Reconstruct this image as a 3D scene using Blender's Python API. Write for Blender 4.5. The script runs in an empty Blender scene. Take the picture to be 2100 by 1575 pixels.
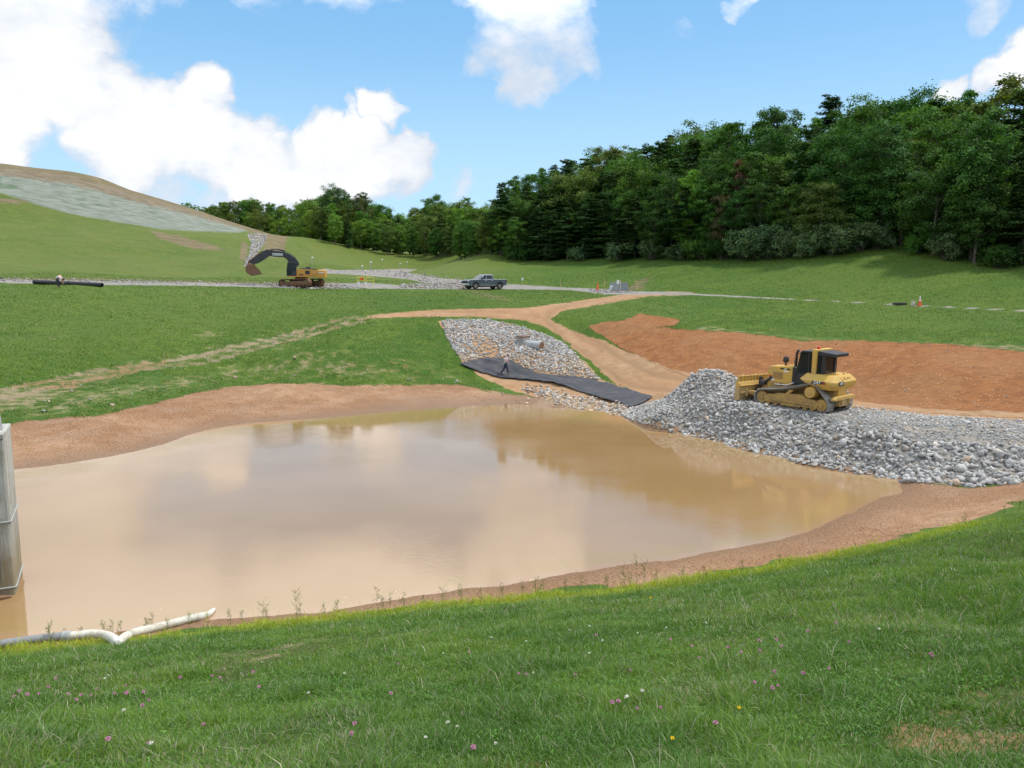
import bpy, bmesh, math, random
import numpy as np
from mathutils import Vector, Matrix, Euler
S = bpy.context.scene
COL = S.collection
R = math.radians
F, CX, CY, PITCH, CZ = 1600.0, 1050.0, 787.5, R(7.39), 8.2     # lens in units of the 2100 px wide photo; the water is z = 0
# ------------------------------------------------------------------ camera
cd = bpy.data.cameras.new("camera"); cam = bpy.data.objects.new("camera", cd); COL.objects.link(cam)
cam.location = (0, 0, CZ); cam.rotation_euler = (R(90) - PITCH, 0, 0)
cd.sensor_width = 36; cd.lens = F/2100*36; cd.clip_start = .1; cd.clip_end = 9000
S.camera = cam
# ------------------------------------------------------------------ sun, exposure
SUN_EL, SUN_AZ = 62, 72             # azimuth clockwise from +Y
sd = bpy.data.lights.new("sun", 'SUN'); sun = bpy.data.objects.new("sun", sd); COL.objects.link(sun)
sd.energy = 3.4; sd.angle = R(4); sd.color = (1, .95, .87)
sun.rotation_euler = (R(90 - SUN_EL), 0, R(180 - SUN_AZ))
S.view_settings.view_transform = 'Standard'; S.view_settings.look = 'None'
S.view_settings.exposure = .17; S.view_settings.gamma = 1
S.render.engine = 'CYCLES'
S.cycles.max_bounces = 6; S.cycles.diffuse_bounces = 3; S.cycles.transparent_max_bounces = 8
S.cycles.use_denoising = True

def ray(px, py):
    u, v = (px - CX)/F, (CY - py)/F
    c, s = math.cos(PITCH), math.sin(PITCH)
    return np.array([u, c + v*s, -s + v*c])
def PY(px, py, Y):                  # the point at depth Y behind a pixel
    d = ray(px, py); d = d/d[1]*Y
    return np.array([d[0], d[1], d[2] + CZ])
def PZ(px, py, z):                  # the point at height z behind a pixel
    d = ray(px, py); d = d*(z - CZ)/d[2]
    return np.array([d[0], d[1], d[2] + CZ])
def to_px(x, y, z):
    c, s = math.cos(PITCH), math.sin(PITCH); dz = z - CZ
    dep = np.maximum(y*c - dz*s, .05)
    return CX + F*x/dep, CY - F*(y*s + dz*c)/dep
# ------------------------------------------------------------------ node helper
class NT:
    def __init__(s, tree): s.t = tree; s.n = tree.nodes; s.l = tree.links
    def add(s, typ, *ins, **kw):
        n = s.n.new(typ)
        for k, v in kw.items():
            if k[0] == '_': s.put(n.inputs[k[1:].replace('_', ' ')], v)
            else: setattr(n, k, v)
        for i, v in enumerate(ins):
            if v is not None: s.put(n.inputs[i], v)
        return n
    def put(s, sock, v):
        if isinstance(v, bpy.types.NodeSocket): s.l.new(v, sock)
        elif isinstance(v, bpy.types.Node): s.l.new(v.outputs[0], sock)
        else:
            if isinstance(v, (tuple, list)) and sock.type == 'RGBA' and len(v) == 3: v = (*v, 1)
            sock.default_value = v
    def math(s, op, a, b=0., c=None, clamp=False):
        n = s.add('ShaderNodeMath', a, b, operation=op, use_clamp=clamp)
        if c is not None: s.put(n.inputs[2], c)
        return n.outputs[0]
    def mix(s, f, a, b, blend='MIX'):
        n = s.n.new('ShaderNodeMix'); n.data_type = 'RGBA'; n.blend_type = blend
        s.put(n.inputs[0], f); s.put(n.inputs[6], a); s.put(n.inputs[7], b)
        return n.outputs[2]
    def step(s, x, a, b, lo=0., hi=1.):
        return s.add('ShaderNodeMapRange', x, a, b, lo, hi, interpolation_type='SMOOTHSTEP').outputs[0]
    def noise(s, vec, scale, detail=3., rough=.55, out=0, dist=0.):
        n = s.add('ShaderNodeTexNoise', _Vector=vec, _Scale=scale, _Detail=detail, _Roughness=rough, _Distortion=dist)
        return n.outputs[out]
    def vscale(s, vec, sc):
        return s.add('ShaderNodeVectorMath', vec, sc, operation='MULTIPLY').outputs[0]
# ------------------------------------------------------------------ sky
W = bpy.data.worlds.new("World"); S.world = W; W.use_nodes = True
w = NT(W.node_tree); W.node_tree.nodes.clear()
sky = w.add('ShaderNodeTexSky', sky_type='NISHITA', sun_disc=False, sun_elevation=R(SUN_EL), sun_rotation=R(SUN_AZ),
            air_density=1.0, dust_density=.8, ozone_density=1.6, altitude=200)
gen = w.add('ShaderNodeTexCoord').outputs['Generated']
dirn = w.add('ShaderNodeVectorMath', gen, operation='NORMALIZE').outputs[0]
def jig(v, sc, amp, det):
    q = w.add('ShaderNodeVectorMath', w.noise(v, sc, det, .6, out=1), (.5, .5, .5), operation='SUBTRACT').outputs[0]
    return w.add('ShaderNodeVectorMath', v, w.vscale(q, (amp, amp, amp)), operation='ADD').outputs[0]
wdir = w.add('ShaderNodeVectorMath', jig(jig(dirn, 7, .11, 3), 24, .045, 5), operation='NORMALIZE').outputs[0]
# cumulus: soft lobes placed by direction (pixel of the lobe's middle, radius in px, weight)
LOBES = [(60, 40, 150, 1), (-60, 150, 160, 1), (120, 120, 105, 1), (20, 165, 90, .7), (230, 190, 90, .75), (160, 205, 80, .6), (300, 215, 75, .8), (410, 190, 58, 1), (340, 185, 45, .8),
         (200, 265, 70, .8), (280, 290, 100, 1), (400, 290, 105, 1), (500, 290, 70, 1), (560, 330, 90, 1), (470, 350, 80, 1), (660, 280, 62, 1), (650, 350, 90, 1),
         (740, 290, 75, 1), (740, 360, 85, 1), (820, 340, 70, 1), (780, 200, 44, .85), (800, 225, 35, .7), (725, 215, 25, .4), (330, 395, 75, .5), (250, 385, 75, .46), (470, 400, 70, .45), (600, 390, 75, .55),
         (20, 330, 48, .8), (-60, 320, 60, .9), (945, 386, 26, .5),
         (1010, 45, 62, .5), (1085, 10, 85, .62), (1170, 60, 66, .5), (1030, 105, 72, .58), (1120, 110, 80, .46), (1075, 180, 62, .62), (1195, 125, 48, .42), (1000, -20, 75, .6), (1130, -30, 85, .55),
         (1515, 18, 28, .34), (1420, 85, 26, .3), (1975, 175, 32, .75), (2080, 150, 48, .95), (2140, 120, 60, 1), (2040, 5, 38, .5), (925, 10, 18, .3)]
acc = None
def lobe(d, cosr, wt):
    global acc
    dp = w.add('ShaderNodeVectorMath', wdir, tuple(d), operation='DOT_PRODUCT').outputs['Value']
    v = w.add('ShaderNodeMapRange', dp, cosr, 1.0, 0., wt, interpolation_type='SMOOTHSTEP').outputs[0]
    acc = v if acc is None else w.math('SMOOTH_MAX', acc, v, .12)
for px, py, r, wt in LOBES:
    d = ray(px, py); d /= np.linalg.norm(d)
    lobe(d, math.cos(r*(1.13 if px < 900 else 1.25)/F), wt)
rs = random.Random(5)
for az, el, rr, wt in [(-30, 28, 12, 1.), (-14, 26, 8.5, 1.), (-42, 18, 12, 1), (-20, 38, 12, 1), (-2, 31, 9, .9), (-7, 24, 4.2, .85), (3, 24.5, 3.6, .7), (10, 36, 9, .9), (30, 44, 11, .9), (-50, 36, 14, .9), (45, 20, 8, .9), (60, 34, 12, .9), (0, 55, 12, .8),  # clouds out of view; small lobes above the frame added to lighten the pond
                       (90, 25, 18, .9), (130, 40, 16, .9), (170, 22, 18, .9), (-90, 30, 18, .9), (-130, 24, 18, .9), (200, 50, 14, .8)]:
    a, e = R(az), R(el)
    lobe((math.sin(a)*math.cos(e), math.cos(a)*math.cos(e), math.sin(e)), math.cos(R(rr)*1.3), wt)
fl = w.vscale(dirn, (1, 1, 1.6))
n1 = w.noise(fl, 10, 9, .6, dist=.2)
n2 = w.noise(fl, 38, 6, .62)
den = w.math('ADD', acc, w.math('MULTIPLY', w.math('SUBTRACT', n1, .5), .9))
den = w.math('ADD', den, w.math('MULTIPLY', w.math('SUBTRACT', n2, .5), .42))
den = w.math('MULTIPLY', den, w.step(acc, .02, .25))
alpha = w.step(den, .14, .72)
shade = w.noise(w.add('ShaderNodeVectorMath', fl, (.02, .01, .06), operation='ADD').outputs[0], 8, 7, .6)
sh2 = w.math('ADD', w.step(den, .30, 1.0, 0, .6), w.math('MULTIPLY', w.math('SUBTRACT', shade, .5), 1.7))
cloudc = w.mix(w.step(sh2, -.05, .95), (.63, .69, .785), (1.0, 1.0, 1.0))
skyc = w.mix(1., sky.outputs[0], (.094, .098, .108), 'MULTIPLY')
skyc = w.mix(.62, skyc, (.25, .60, 1.0))
hz = w.add('ShaderNodeSeparateXYZ', dirn).outputs[2]
skyc = w.mix(w.step(hz, .34, .04, 0, .78), skyc, (.56, .82, 1.0))
c = w.mix(alpha, skyc, cloudc)
c = w.mix(w.math('MULTIPLY', alpha, w.step(hz, .26, .42, 0, 1)), c, (1.9, 1.9, 1.95))  # higher clouds made extra bright to strengthen their reflection in the pond
c = w.mix(w.step(hz, -.06, -.02), (.12, .16, .1), c)
bg = w.add('ShaderNodeBackground', c, 1.0)
w.l.new(bg.outputs[0], w.add('ShaderNodeOutputWorld').inputs[0])
# ------------------------------------------------------------------ numeric helpers
def vnoise(x, y, seed=0):
    xi = np.floor(x).astype(np.int64); yi = np.floor(y).astype(np.int64); fx = x - xi; fy = y - yi
    def h(a, b):
        n = (a*374761393 + b*668265263 + seed*974634777) & 0x7fffffff
        n = ((n ^ (n >> 13))*1274126177) & 0x7fffffff
        return ((n ^ (n >> 16)) & 0xffff)/65535.
    fx = fx*fx*(3 - 2*fx); fy = fy*fy*(3 - 2*fy)
    return (h(xi, yi)*(1-fx) + h(xi+1, yi)*fx)*(1-fy) + (h(xi, yi+1)*(1-fx) + h(xi+1, yi+1)*fx)*fy - .5
def fbm(x, y, seed=0, octv=4):
    s, a = 0, 1.
    for k in range(octv): s = s + a*vnoise(x*2**k, y*2**k, seed + k*17); a *= .5
    return s
def sstep(a, b, x):
    t = np.clip((x - a)/(b - a), 0, 1); return t*t*(3 - 2*t)
# ------------------------------------------------------------------ lie of the land: surveyed points, then a thin plate through them
SHORE = [(-300, 1010), (-150, 985), (40, 962), (200, 940), (320, 915), (430, 880), (510, 868), (600, 862), (720, 852), (830, 842), (930, 835), (1000, 828), (1080, 829), (1150, 836), (1280, 855),
         (1400, 884), (1500, 909), (1650, 944), (1760, 968), (1850, 987), (1800, 1022), (1720, 1062), (1640, 1098), (1540, 1118), (1440, 1135), (1300, 1155), (1180, 1175), (1080, 1190), (960, 1208),
         (850, 1225), (720, 1245), (600, 1258), (430, 1272), (280, 1292), (60, 1308), (-150, 1318), (-300, 1325)]
NEARG = [(2400, 950, 1.3), (2250, 985, 1.1), (2100, 1035, 1.0), (1980, 1075, .85), (1800, 1117, .65), (1650, 1144, .5), (1500, 1172, .42), (1300, 1203, .36), (1150, 1217, .32), (1000, 1230, .28), (860, 1244, .24),
         (640, 1270, .2), (430, 1290, .18), (150, 1322, .18), (-150, 1345, .2)]
FARG = [(-200, 895, .8), (30, 868, .9), (200, 853, .95), (330, 825, 1.1), (400, 804, 1.2), (480, 793, 1.1), (560, 787, .95), (650, 787, .85), (750, 791, .75), (850, 790, .65), (940, 787, .6), (985, 800, .42)]
pts = [PZ(a, b, 0) for a, b in SHORE] + [PZ(*a) for a in NEARG] + [PZ(*a) for a in FARG]
for a, b in [(60, 1120), (60, 1230), (250, 1000), (400, 1150), (400, 970), (600, 920), (700, 1080), (900, 900), (900, 1120), (1150, 900), (1150, 1050), (1350, 960), (1350, 1080), (1550, 990), (1550, 1060), (1700, 1005), (-150, 1150), (1130, 860), (1210, 872), (1300, 893), (1400, 915), (1500, 940), (1620, 970), (1740, 992), (1255, 868), (1300, 876), (1350, 888)]:
    p = PZ(a, b, 0); p[2] = -1.0 if (a, b) not in [(1700, 1005), (1550, 1060), (60, 1230), (1130, 860), (1210, 872), (1300, 893), (1400, 915), (1500, 940), (1620, 970), (1740, 992), (1255, 868), (1300, 876), (1350, 888)] else (-.30 if (a, b) in [(1255, 868), (1300, 876), (1350, 888)] else -.45); pts.append(p)
near_edge = [PZ(*a) for a in NEARG]
for e in near_edge:                                  # the bank we stand on
    for k, dz in ((.2, .0), (.4, .05), (.6, .08), (.78, .05), (.9, .0)):
        pts.append(np.array([e[0]*(.35 + .65*k), e[1]*k, 6.55 + (e[2] - 6.55)*k + dz]))
for a in np.linspace(-.9, .9, 9): pts.append(np.array([.5*math.sin(a), .5*math.cos(a), 6.55]))
VIS = [  # left far bank, track, berm
 (0, 832, 44), (100, 800, 48), (200, 765, 54), (400, 737, 59), (560, 702, 64.5), (640, 681, 68), (720, 656, 71), (860, 641, 75), (1000, 636, 77), (1100, 638, 77),
 (400, 770, 54.5), (600, 740, 59.5), (750, 720, 62.5), (850, 690, 68), (860, 750, 61), (760, 765, 58.5), (600, 770, 55.5),
 (1200, 620, 81), (1300, 606, 85), (1390, 600, 88), (0, 740, 53), (0, 660, 65), (200, 680, 63), (450, 650, 72), (700, 620, 80), (900, 612, 86), (1100, 606, 90),
 (-200, 740, 50), (-200, 650, 62), (-200, 588, 74),
 (0, 597, 76), (140, 588, 78), (0, 581, 81), (400, 587, 88), (620, 592, 97), (760, 591, 100), (900, 593, 102), (1000, 594, 103), (1120, 594, 101), (1210, 601, 90),
 (0, 572, 90), (200, 575, 92), (400, 579, 97), (580, 583, 102), (700, 583, 105), (800, 583, 108), (950, 583, 111), (1100, 586, 110), (1190, 593, 98), (1280, 596, 94), (1290, 598, 92), (1380, 601, 90),
 # left hill
 (0, 565, 96), (0, 500, 130), (0, 405, 168), (0, 338, 192), (-200, 560, 92), (-200, 480, 125), (-200, 380, 165), (-200, 322, 185), (150, 560, 100), (150, 500, 135), (150, 441, 168), (80, 346, 197), (150, 353, 200), (210, 366, 203), (330, 471, 165), (270, 391, 206), (330, 408, 208),
 (300, 525, 135), (400, 430, 210), (470, 455, 205), (490, 478, 175), (540, 482, 195), (300, 565, 108), (500, 530, 138), (500, 568, 112), (590, 486, 192), (640, 488, 190), (640, 540, 135), (690, 503, 187), (720, 517, 184), (780, 535, 178), (840, 552, 172),
 (730, 550, 138), (700, 570, 116), (850, 579, 114), (760, 556, 140), (850, 556, 160), (680, 557, 134), (860, 570, 122), (930, 575, 116),
 # valley, right hill
 (850, 530, 225), (760, 520, 235), (920, 527, 225), (870, 550, 175), (900, 546, 148), (950, 534, 147), (1000, 521, 150), (1050, 531, 148), (940, 560, 125), (1000, 570, 116),
 (1100, 560, 124), (1100, 533, 145), (1300, 560, 108), (1300, 531, 126), (1500, 570, 98), (1500, 531, 111), (1700, 520, 99), (1700, 570, 88), (1840, 508, 97), (1900, 580, 80), (2000, 541, 86), (2100, 548, 82), (2100, 588, 73), (2350, 550, 76), (2350, 600, 66),
 # road to the right, its bank, the stripped slope and the track below
 (1500, 607, 86), (1700, 618, 77), (1886, 627, 72), (2100, 637, 65), (2350, 650, 58), (1400, 640, 74), (1550, 650, 71), (1700, 660, 67), (1900, 670, 62), (2100, 680, 57),
 (1400, 664, 68), (1250, 664, 71), (1600, 690, 62.5), (1700, 700, 60), (1900, 708, 56), (2100, 721, 52), (2350, 735, 48), (1500, 730, 57), (1700, 740, 55), (1900, 760, 49), (2100, 780, 45.5),
 (1180, 690, 70.5), (1230, 725, 65), (1300, 762, 58.5), (1400, 778, 54), (1550, 790, 51), (1700, 795, 50.5), (1800, 815, 47), (1950, 838, 42), (2100, 850, 39.5), (2350, 870, 36),
 # chute
 (905, 658, 72.5), (980, 656, 74), (1060, 667, 73), (1120, 690, 70), (930, 715, 66), (1000, 700, 67.5), (1060, 720, 66), (1130, 735, 64.5), (1190, 745, 63), (950, 745, 63.5), (1040, 768, 62.5), (1130, 780, 60), (1230, 790, 57.5),
 (1000, 785, 60.5), (1090, 795, 58.8), (1180, 815, 55.5), (1280, 830, 51.5), (1320, 820, 51.5), (1350, 800, 53)]
pts += [PY(*a) for a in VIS]
# the rock platform the dozer stands on
PLAT = [(1450, 835, 1.35), (1540, 845, 1.5), (1690, 850, 1.55), (1600, 815, 1.55), (1780, 845, 1.55), (1900, 868, 1.55), (1980, 890, 1.5), (2100, 905, 1.45), (2100, 868, 1.55), (2350, 925, 1.4), (1370, 845, 1.0), (1760, 880, 1.45)]
pts += [PZ(*a) for a in PLAT]
TOE = [(1300, 853, .12), (1400, 881, .12), (1500, 905, .12), (1650, 940, .12), (1760, 963, .12), (1860, 982, .15), (1990, 1000, .2), (2100, 988, .4), (2350, 975, .6)]
pts += [PZ(*a) for a in TOE] + [PZ(*a) for a in [(2000, 1030, .4), (2090, 1010, .6), (1900, 1040, .2)]]
# hidden ground: behind the wood's edge, behind the hill's crest
for px, Y, z in [(1050, 185, 19), (1300, 165, 21), (1500, 150, 21.5), (1700, 138, 21), (1850, 132, 20), (2000, 125, 19), (2200, 120, 19), (1100, 240, 26), (1400, 210, 28), (1700, 190, 28), (2000, 180, 27), (2350, 170, 26),
                 (1000, 300, 25), (850, 290, 20), (750, 300, 24), (500, 320, 30), (300, 330, 34), (650, 260, 18), (500, 250, 20), (300, 250, 30), (100, 250, 34), (-200, 240, 34), (0, 340, 36), (1500, 340, 30), (2000, 340, 30), (700, 400, 30), (300, 420, 36), (1200, 420, 30)]:
    d = ray(px, 580); pts.append(np.array([d[0]/d[1]*Y, Y, z]))
pts = np.array(pts)
def warp(x, y):
    a = np.arctan2(x, y); r = np.hypot(x, y)
    return np.clip(a, -.72, .72), np.log(r + 9)*1.15
class TPS:
    def __init__(s, P, lam):
        u, v = warp(P[:, 0], P[:, 1]); s.u, s.v = u, v; n = len(u)
        K = s.k(u[:, None] - u[None], v[:, None] - v[None]) + lam*np.eye(n)
        A = np.zeros((n+3, n+3)); A[:n, :n] = K; A[:n, n] = A[n, :n] = 1; A[:n, n+1] = A[n+1, :n] = u; A[:n, n+2] = A[n+2, :n] = v
        s.w = np.linalg.solve(A, np.concatenate([P[:, 2], [0, 0, 0]]))
    @staticmethod
    def k(a, b):
        r2 = a*a + b*b + 1e-12; return .5*r2*np.log(r2)
    def __call__(s, x, y):
        u, v = warp(x, y); out = s.w[-3] + s.w[-2]*u + s.w[-1]*v
        for i in range(len(s.u)): out += s.w[i]*s.k(u - s.u[i], v - s.v[i])
        return out
tps = TPS(pts, 2e-5)
def line_dist(L, x, y):
    d = np.full(x.shape, 1e9)
    for (x0, y0), (x1, y1) in zip(L[:-1], L[1:]):
        ex, ey = x1-x0, y1-y0; t = np.clip(((x-x0)*ex + (y-y0)*ey)/(ex*ex+ey*ey), 0, 1); d = np.minimum(d, np.hypot(x-x0-t*ex, y-y0-t*ey))
    return d
def curve(pp):
    P = np.array([PY(*p)[:2] for p in pp]); t = np.linspace(0, len(P)-1, 6*len(P)); return np.stack([np.interp(t, range(len(P)), P[:, 0]), np.interp(t, range(len(P)), P[:, 1])], -1)
RUTS = [curve([(1400, 601, 87.5), (1300, 605, 85), (1200, 621, 80.5), (1155, 636, 77.5), (1140, 655, 74.5), (1185, 690, 70), (1245, 733, 63.5), (1320, 772, 56.5), (1400, 790, 52.8), (1520, 800, 50)]),
        curve([(720, 654, 71), (860, 641, 75), (1000, 641, 76), (1090, 650, 75), (1150, 668, 72.5), (1210, 715, 66)]), curve([(0, 818, 46), (200, 766, 54), (400, 736, 59), (560, 701, 64.5), (640, 681, 68), (720, 656, 71)])]
def ruts(x, y, k=(0, 1, 2)):
    m = np.zeros(x.shape); s = (x > -45) & (x < 30) & (y > 40) & (y < 95)
    if s.any():
        xs, ys = x[s] + .35*fbm(x[s]/4, y[s]/4, 41, 2), y[s] + .35*fbm(x[s]/4 + 9, y[s]/4, 43, 2)
        m[s] = np.max([np.exp(-((line_dist(RUTS[i], xs, ys) - .95)/.30)**2) for i in k], 0)
    return m
HEAP = PZ(1462, 810, 1.5)
HEAP2 = PZ(1395, 820, 1.2)
def in_rough(x, y): return 0
def height(x, y, fine=True):
    x = np.asarray(x, float); y = np.asarray(y, float)
    r = np.hypot(x, y); a = np.abs(np.arctan2(x, y))
    z = tps(x, y)
    far = sstep(320, 460, r); z = z*(1 - far) + 26*far
    back = sstep(R(62), R(110), a); zb = 6.55 + sstep(30, 200, r)*8
    z = z*(1 - back) + zb*back
    z = z + 1.30*np.exp(-(((x - HEAP[0])/1.8)**2 + ((y - HEAP[1])/1.8)**2)**1.3) + .55*np.exp(-(((x - HEAP2[0])/1.6)**2 + ((y - HEAP2[1])/1.5)**2))
    pa_ = (x - 15.42)*-.649 + (y - 41.05)*.760; pb_ = -(x - 15.42)*.760 + (y - 41.05)*-.649     # the bench the dozer has cut for itself
    wp = sstep(3.7, 2.75, np.abs(pa_ - .1))*sstep(2.6, 1.6, np.abs(pb_)); z = z*(1 - wp) + 1.64*wp
    if fine:
        k = np.clip((z - .1)*1.2, .06, 1)*np.clip(r/30, .35, 1)
        z = z + k*(.10*fbm(x/3.1, y/3.1, 3, 4) + .22*fbm(x/17, y/17, 9, 2)*sstep(8, 40, r))
        z = z - .07*ruts(x, y)
        z = z + np.where(z < .35, .03*fbm(x/2.2, y/2.2, 21, 3) + .03*fbm(x/.7, y/.7, 23, 3)*(np.hypot(x, y) < 62), 0)
    return z
def H(x, y): return float(height(np.array([x]), np.array([y]))[0])
def on_ground(px, py, lo=2., hi=330.):          # where the sight line through a pixel meets the land
    d = ray(px, py); t = np.exp(np.linspace(math.log(lo), math.log(hi), 1600))/d[1]
    X, Y, Z = d[0]*t, d[1]*t, CZ + d[2]*t
    f = Z - height(X, Y)
    k = np.where((f[:-1] > 0) & (f[1:] <= 0))[0]
    if not len(k): return None
    k = k[0]; q = f[k]/(f[k] - f[k+1]); tt = t[k] + (t[k+1] - t[k])*q
    return np.array([d[0]*tt, d[1]*tt, CZ + d[2]*tt])
# ------------------------------------------------------------------ ground mesh (rings round the camera, finer close by)
af = np.linspace(R(-41), R(41), 760); ac = np.linspace(R(41), R(319), 70)[1:-1]
ang = np.concatenate([af, ac]); rr = np.concatenate([np.exp(np.linspace(math.log(.5), math.log(400), 640)), [460, 560, 700, 900, 1200, 1700, 2500, 4000]])
NA, NR = len(ang), len(rr)
AA, RRr = np.meshgrid(ang, rr)
gx = (RRr*np.sin(AA)).ravel(); gy = (RRr*np.cos(AA)).ravel()
gz = height(gx, gy)
gpx, gpy = to_px(gx, gy, gz); gpx[gy < 1] = -9999
def poly_sd(P, x, y):
    """signed distance to a polygon, positive inside"""
    P = np.array(P, float); d2 = np.full(x.shape, 1e18); ins = np.zeros(x.shape, bool); n = len(P)
    for i in range(n):
        (x0, y0), (x1, y1) = P[i], P[(i+1) % n]
        ex, ey = x1 - x0, y1 - y0; t = np.clip(((x - x0)*ex + (y - y0)*ey)/(ex*ex + ey*ey + 1e-9), 0, 1)
        d2 = np.minimum(d2, (x - x0 - t*ex)**2 + (y - y0 - t*ey)**2)
        c = ((y0 > y) != (y1 > y)); xx = x0 + (y - y0)*ex/np.where(ey == 0, 1e-9, ey); ins ^= c & (x < xx)
    return np.where(ins, 1, -1)*np.sqrt(d2)
class Reg:                                            # a patch of land: the outline as seen on the land, its range of distance
    def __init__(s, P, lo, hi, soft, amp=1.): s.P, s.lo, s.hi, s.soft, s.amp = P, lo, hi, soft, amp
    def at(s, x, y, z):
        r = np.hypot(x, y); m = np.zeros(x.shape); k = (r > s.lo) & (r < s.hi) & (y > 1)
        if k.any():
            u, v = to_px(x[k], y[k], z[k]); d = poly_sd(s.P, u, v*1.0); m[k] = np.clip(.5 + d/s.soft, 0, 1)*s.amp
        return m
mud_out = [(-400, 915)] + [(a, b) for a, b, _ in FARG][1:] + [(1030, 806), (1080, 812), (1150, 822), (1260, 850)] + [(a, b) for a, b, _ in TOE] + [(a, b) for a, b, _ in NEARG] + [(-400, 1365)]
REG = {
 'mud': [Reg(mud_out, 10, 62, 14)],
 'clay': [Reg([(1205, 668), (1240, 661), (1300, 655), (1350, 672), (1420, 676), (1500, 681), (1580, 688), (1640, 700), (1760, 697), (1860, 703), (1950, 706), (2100, 722), (2500, 745), (2500, 880), (2100, 858), (1900, 846), (1760, 834), (1600, 806), (1450, 782), (1380, 762), (1290, 722), (1240, 694)], 34, 80, 10),
          Reg([(1285, 655), (1310, 643), (1345, 648), (1395, 655), (1380, 668), (1330, 672)], 60, 80, 6)],
 'dirt': [Reg([(905, 658), (960, 655), (1050, 664), (1110, 684), (1160, 705), (1190, 735), (1230, 775), (1330, 815), (1290, 850), (1130, 826), (1060, 802), (990, 778), (950, 745), (930, 715), (915, 690)], 45, 78, 8), Reg([(1420, 600), (1380, 597), (1300, 601), (1180, 618), (1080, 631), (900, 635), (780, 644), (715, 657), (800, 651), (950, 649), (1060, 655), (1110, 668), (1150, 690), (1190, 722), (1230, 762), (1290, 802), (1330, 835), (1420, 830), (1600, 830), (1760, 845), (2100, 866), (2500, 890), (2500, 872), (2100, 846), (1900, 838), (1760, 823), (1600, 798), (1450, 772), (1380, 757), (1290, 722), (1230, 697), (1170, 678), (1133, 655), (1150, 639), (1250, 621), (1330, 608), (1430, 604)], 36, 100, 8)],
 'gravel': [Reg([(-400, 573), (0, 573), (200, 576), (400, 579), (560, 583), (640, 583), (760, 580), (850, 588), (950, 577), (1050, 583), (1170, 590), (1230, 592), (1300, 597), (1420, 600), (1430, 605), (1240, 604), (1170, 595), (1000, 593), (900, 593), (620, 591), (400, 586), (140, 584), (0, 580), (-400, 583)], 70, 125, 4),
            Reg([(655, 552), (750, 554), (830, 551), (858, 552), (832, 559), (900, 570), (965, 575), (955, 590), (890, 585), (840, 573), (790, 568), (700, 562), (655, 560)], 95, 175, 4),
            Reg([(1420, 602), (1700, 616.5), (1886, 626), (2100, 636), (2400, 651), (2400, 653.5), (2100, 638.5), (1886, 628.5), (1700, 618.5), (1420, 605)], 50, 95, 3.5),
            Reg([(507, 480), (548, 480), (542, 500), (524, 525), (510, 545), (500, 545), (512, 520), (515, 498)], 110, 215, 4),
            Reg([(1290, 848), (1330, 812), (1410, 775), (1460, 748), (1525, 755), (1565, 800), (1600, 812), (1760, 838), (1900, 852), (2100, 862), (2500, 890), (2500, 960), (2100, 985), (1990, 998), (1850, 984), (1650, 942), (1500, 908), (1400, 884)], 24, 52, 6)],
 'seed': [Reg([(-400, 325), (0, 344), (150, 360), (270, 396), (400, 434), (510, 472), (490, 477), (400, 474), (330, 470), (150, 440), (60, 415), (0, 395), (-400, 350)], 120, 240, 16)],
 'straw': [Reg([(-400, 300), (0, 325), (150, 340), (270, 380), (400, 422), (560, 478), (600, 480), (585, 500), (560, 502), (530, 485), (510, 475), (400, 445), (270, 413), (150, 380), (0, 360), (-400, 345)], 120, 260, 10),
           Reg([(-100, 380), (10, 392), (65, 411), (40, 419), (-100, 412)], 120, 200, 6), Reg([(300, 470), (370, 482), (430, 500), (475, 516), (400, 512), (330, 492)], 120, 190, 8),
           Reg([(495, 495), (512, 500), (506, 540), (490, 530)], 110, 200, 5), Reg([(545, 484), (585, 484), (588, 510), (560, 530), (535, 520)], 110, 215, 5),
           Reg([(0, 568), (250, 571), (560, 578), (700, 577), (700, 584), (560, 586), (300, 581), (0, 577)], 84, 125, 3),
           Reg([(1285, 592), (1300, 580), (1330, 565), (1345, 568), (1315, 583), (1330, 592), (1295, 597)], 90, 125, 14), Reg([(930, 592), (950, 598), (1000, 612), (1060, 622), (1030, 608), (975, 594)], 80, 110, 16)],
 'worn': [Reg([(-300, 870), (0, 790), (120, 772), (250, 742), (400, 718), (550, 685), (640, 664), (720, 650), (790, 648), (720, 664), (640, 694), (560, 716), (400, 750), (300, 765), (180, 800), (60, 842), (-300, 900)], 30, 82, 30),
          Reg([(120, 800), (300, 770), (420, 760), (520, 740), (640, 715), (760, 735), (850, 755), (960, 770), (960, 795), (860, 785), (560, 778), (440, 790), (300, 815), (120, 860), (0, 860)], 34, 70, 60),
          Reg([(300, 780), (480, 735), (640, 700), (900, 735), (985, 770), (960, 800), (700, 790), (480, 792), (200, 850), (0, 868), (0, 800)], 34, 72, 40, .63), Reg([(380, 682), (430, 678), (480, 684), (420, 700)], 50, 80, 14), Reg([(60, 690), (140, 685), (120, 700)], 45, 75, 14), Reg([(540, 700), (620, 720), (700, 740), (640, 735), (560, 715)], 50, 75, 12),
          Reg([(1300, 640), (1420, 625), (1430, 640), (1330, 658), (1260, 662)], 60, 95, 40), Reg([(1400, 660), (1640, 690), (2100, 705), (2300, 720), (2300, 735), (2100, 728), (1700, 705), (1420, 680)], 42, 75, 16),
          Reg([(440, 1330), (560, 1320), (800, 1295), (830, 1310), (640, 1350), (560, 1380), (430, 1425)], 8, 20, 45), Reg([(1760, 1450), (1900, 1400), (2140, 1370), (2140, 1600), (1800, 1560)], 3, 14, 120), Reg([(950, 1530), (1050, 1520), (1200, 1545), (1180, 1620), (950, 1620)], 2, 9, 160)],
}
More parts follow.
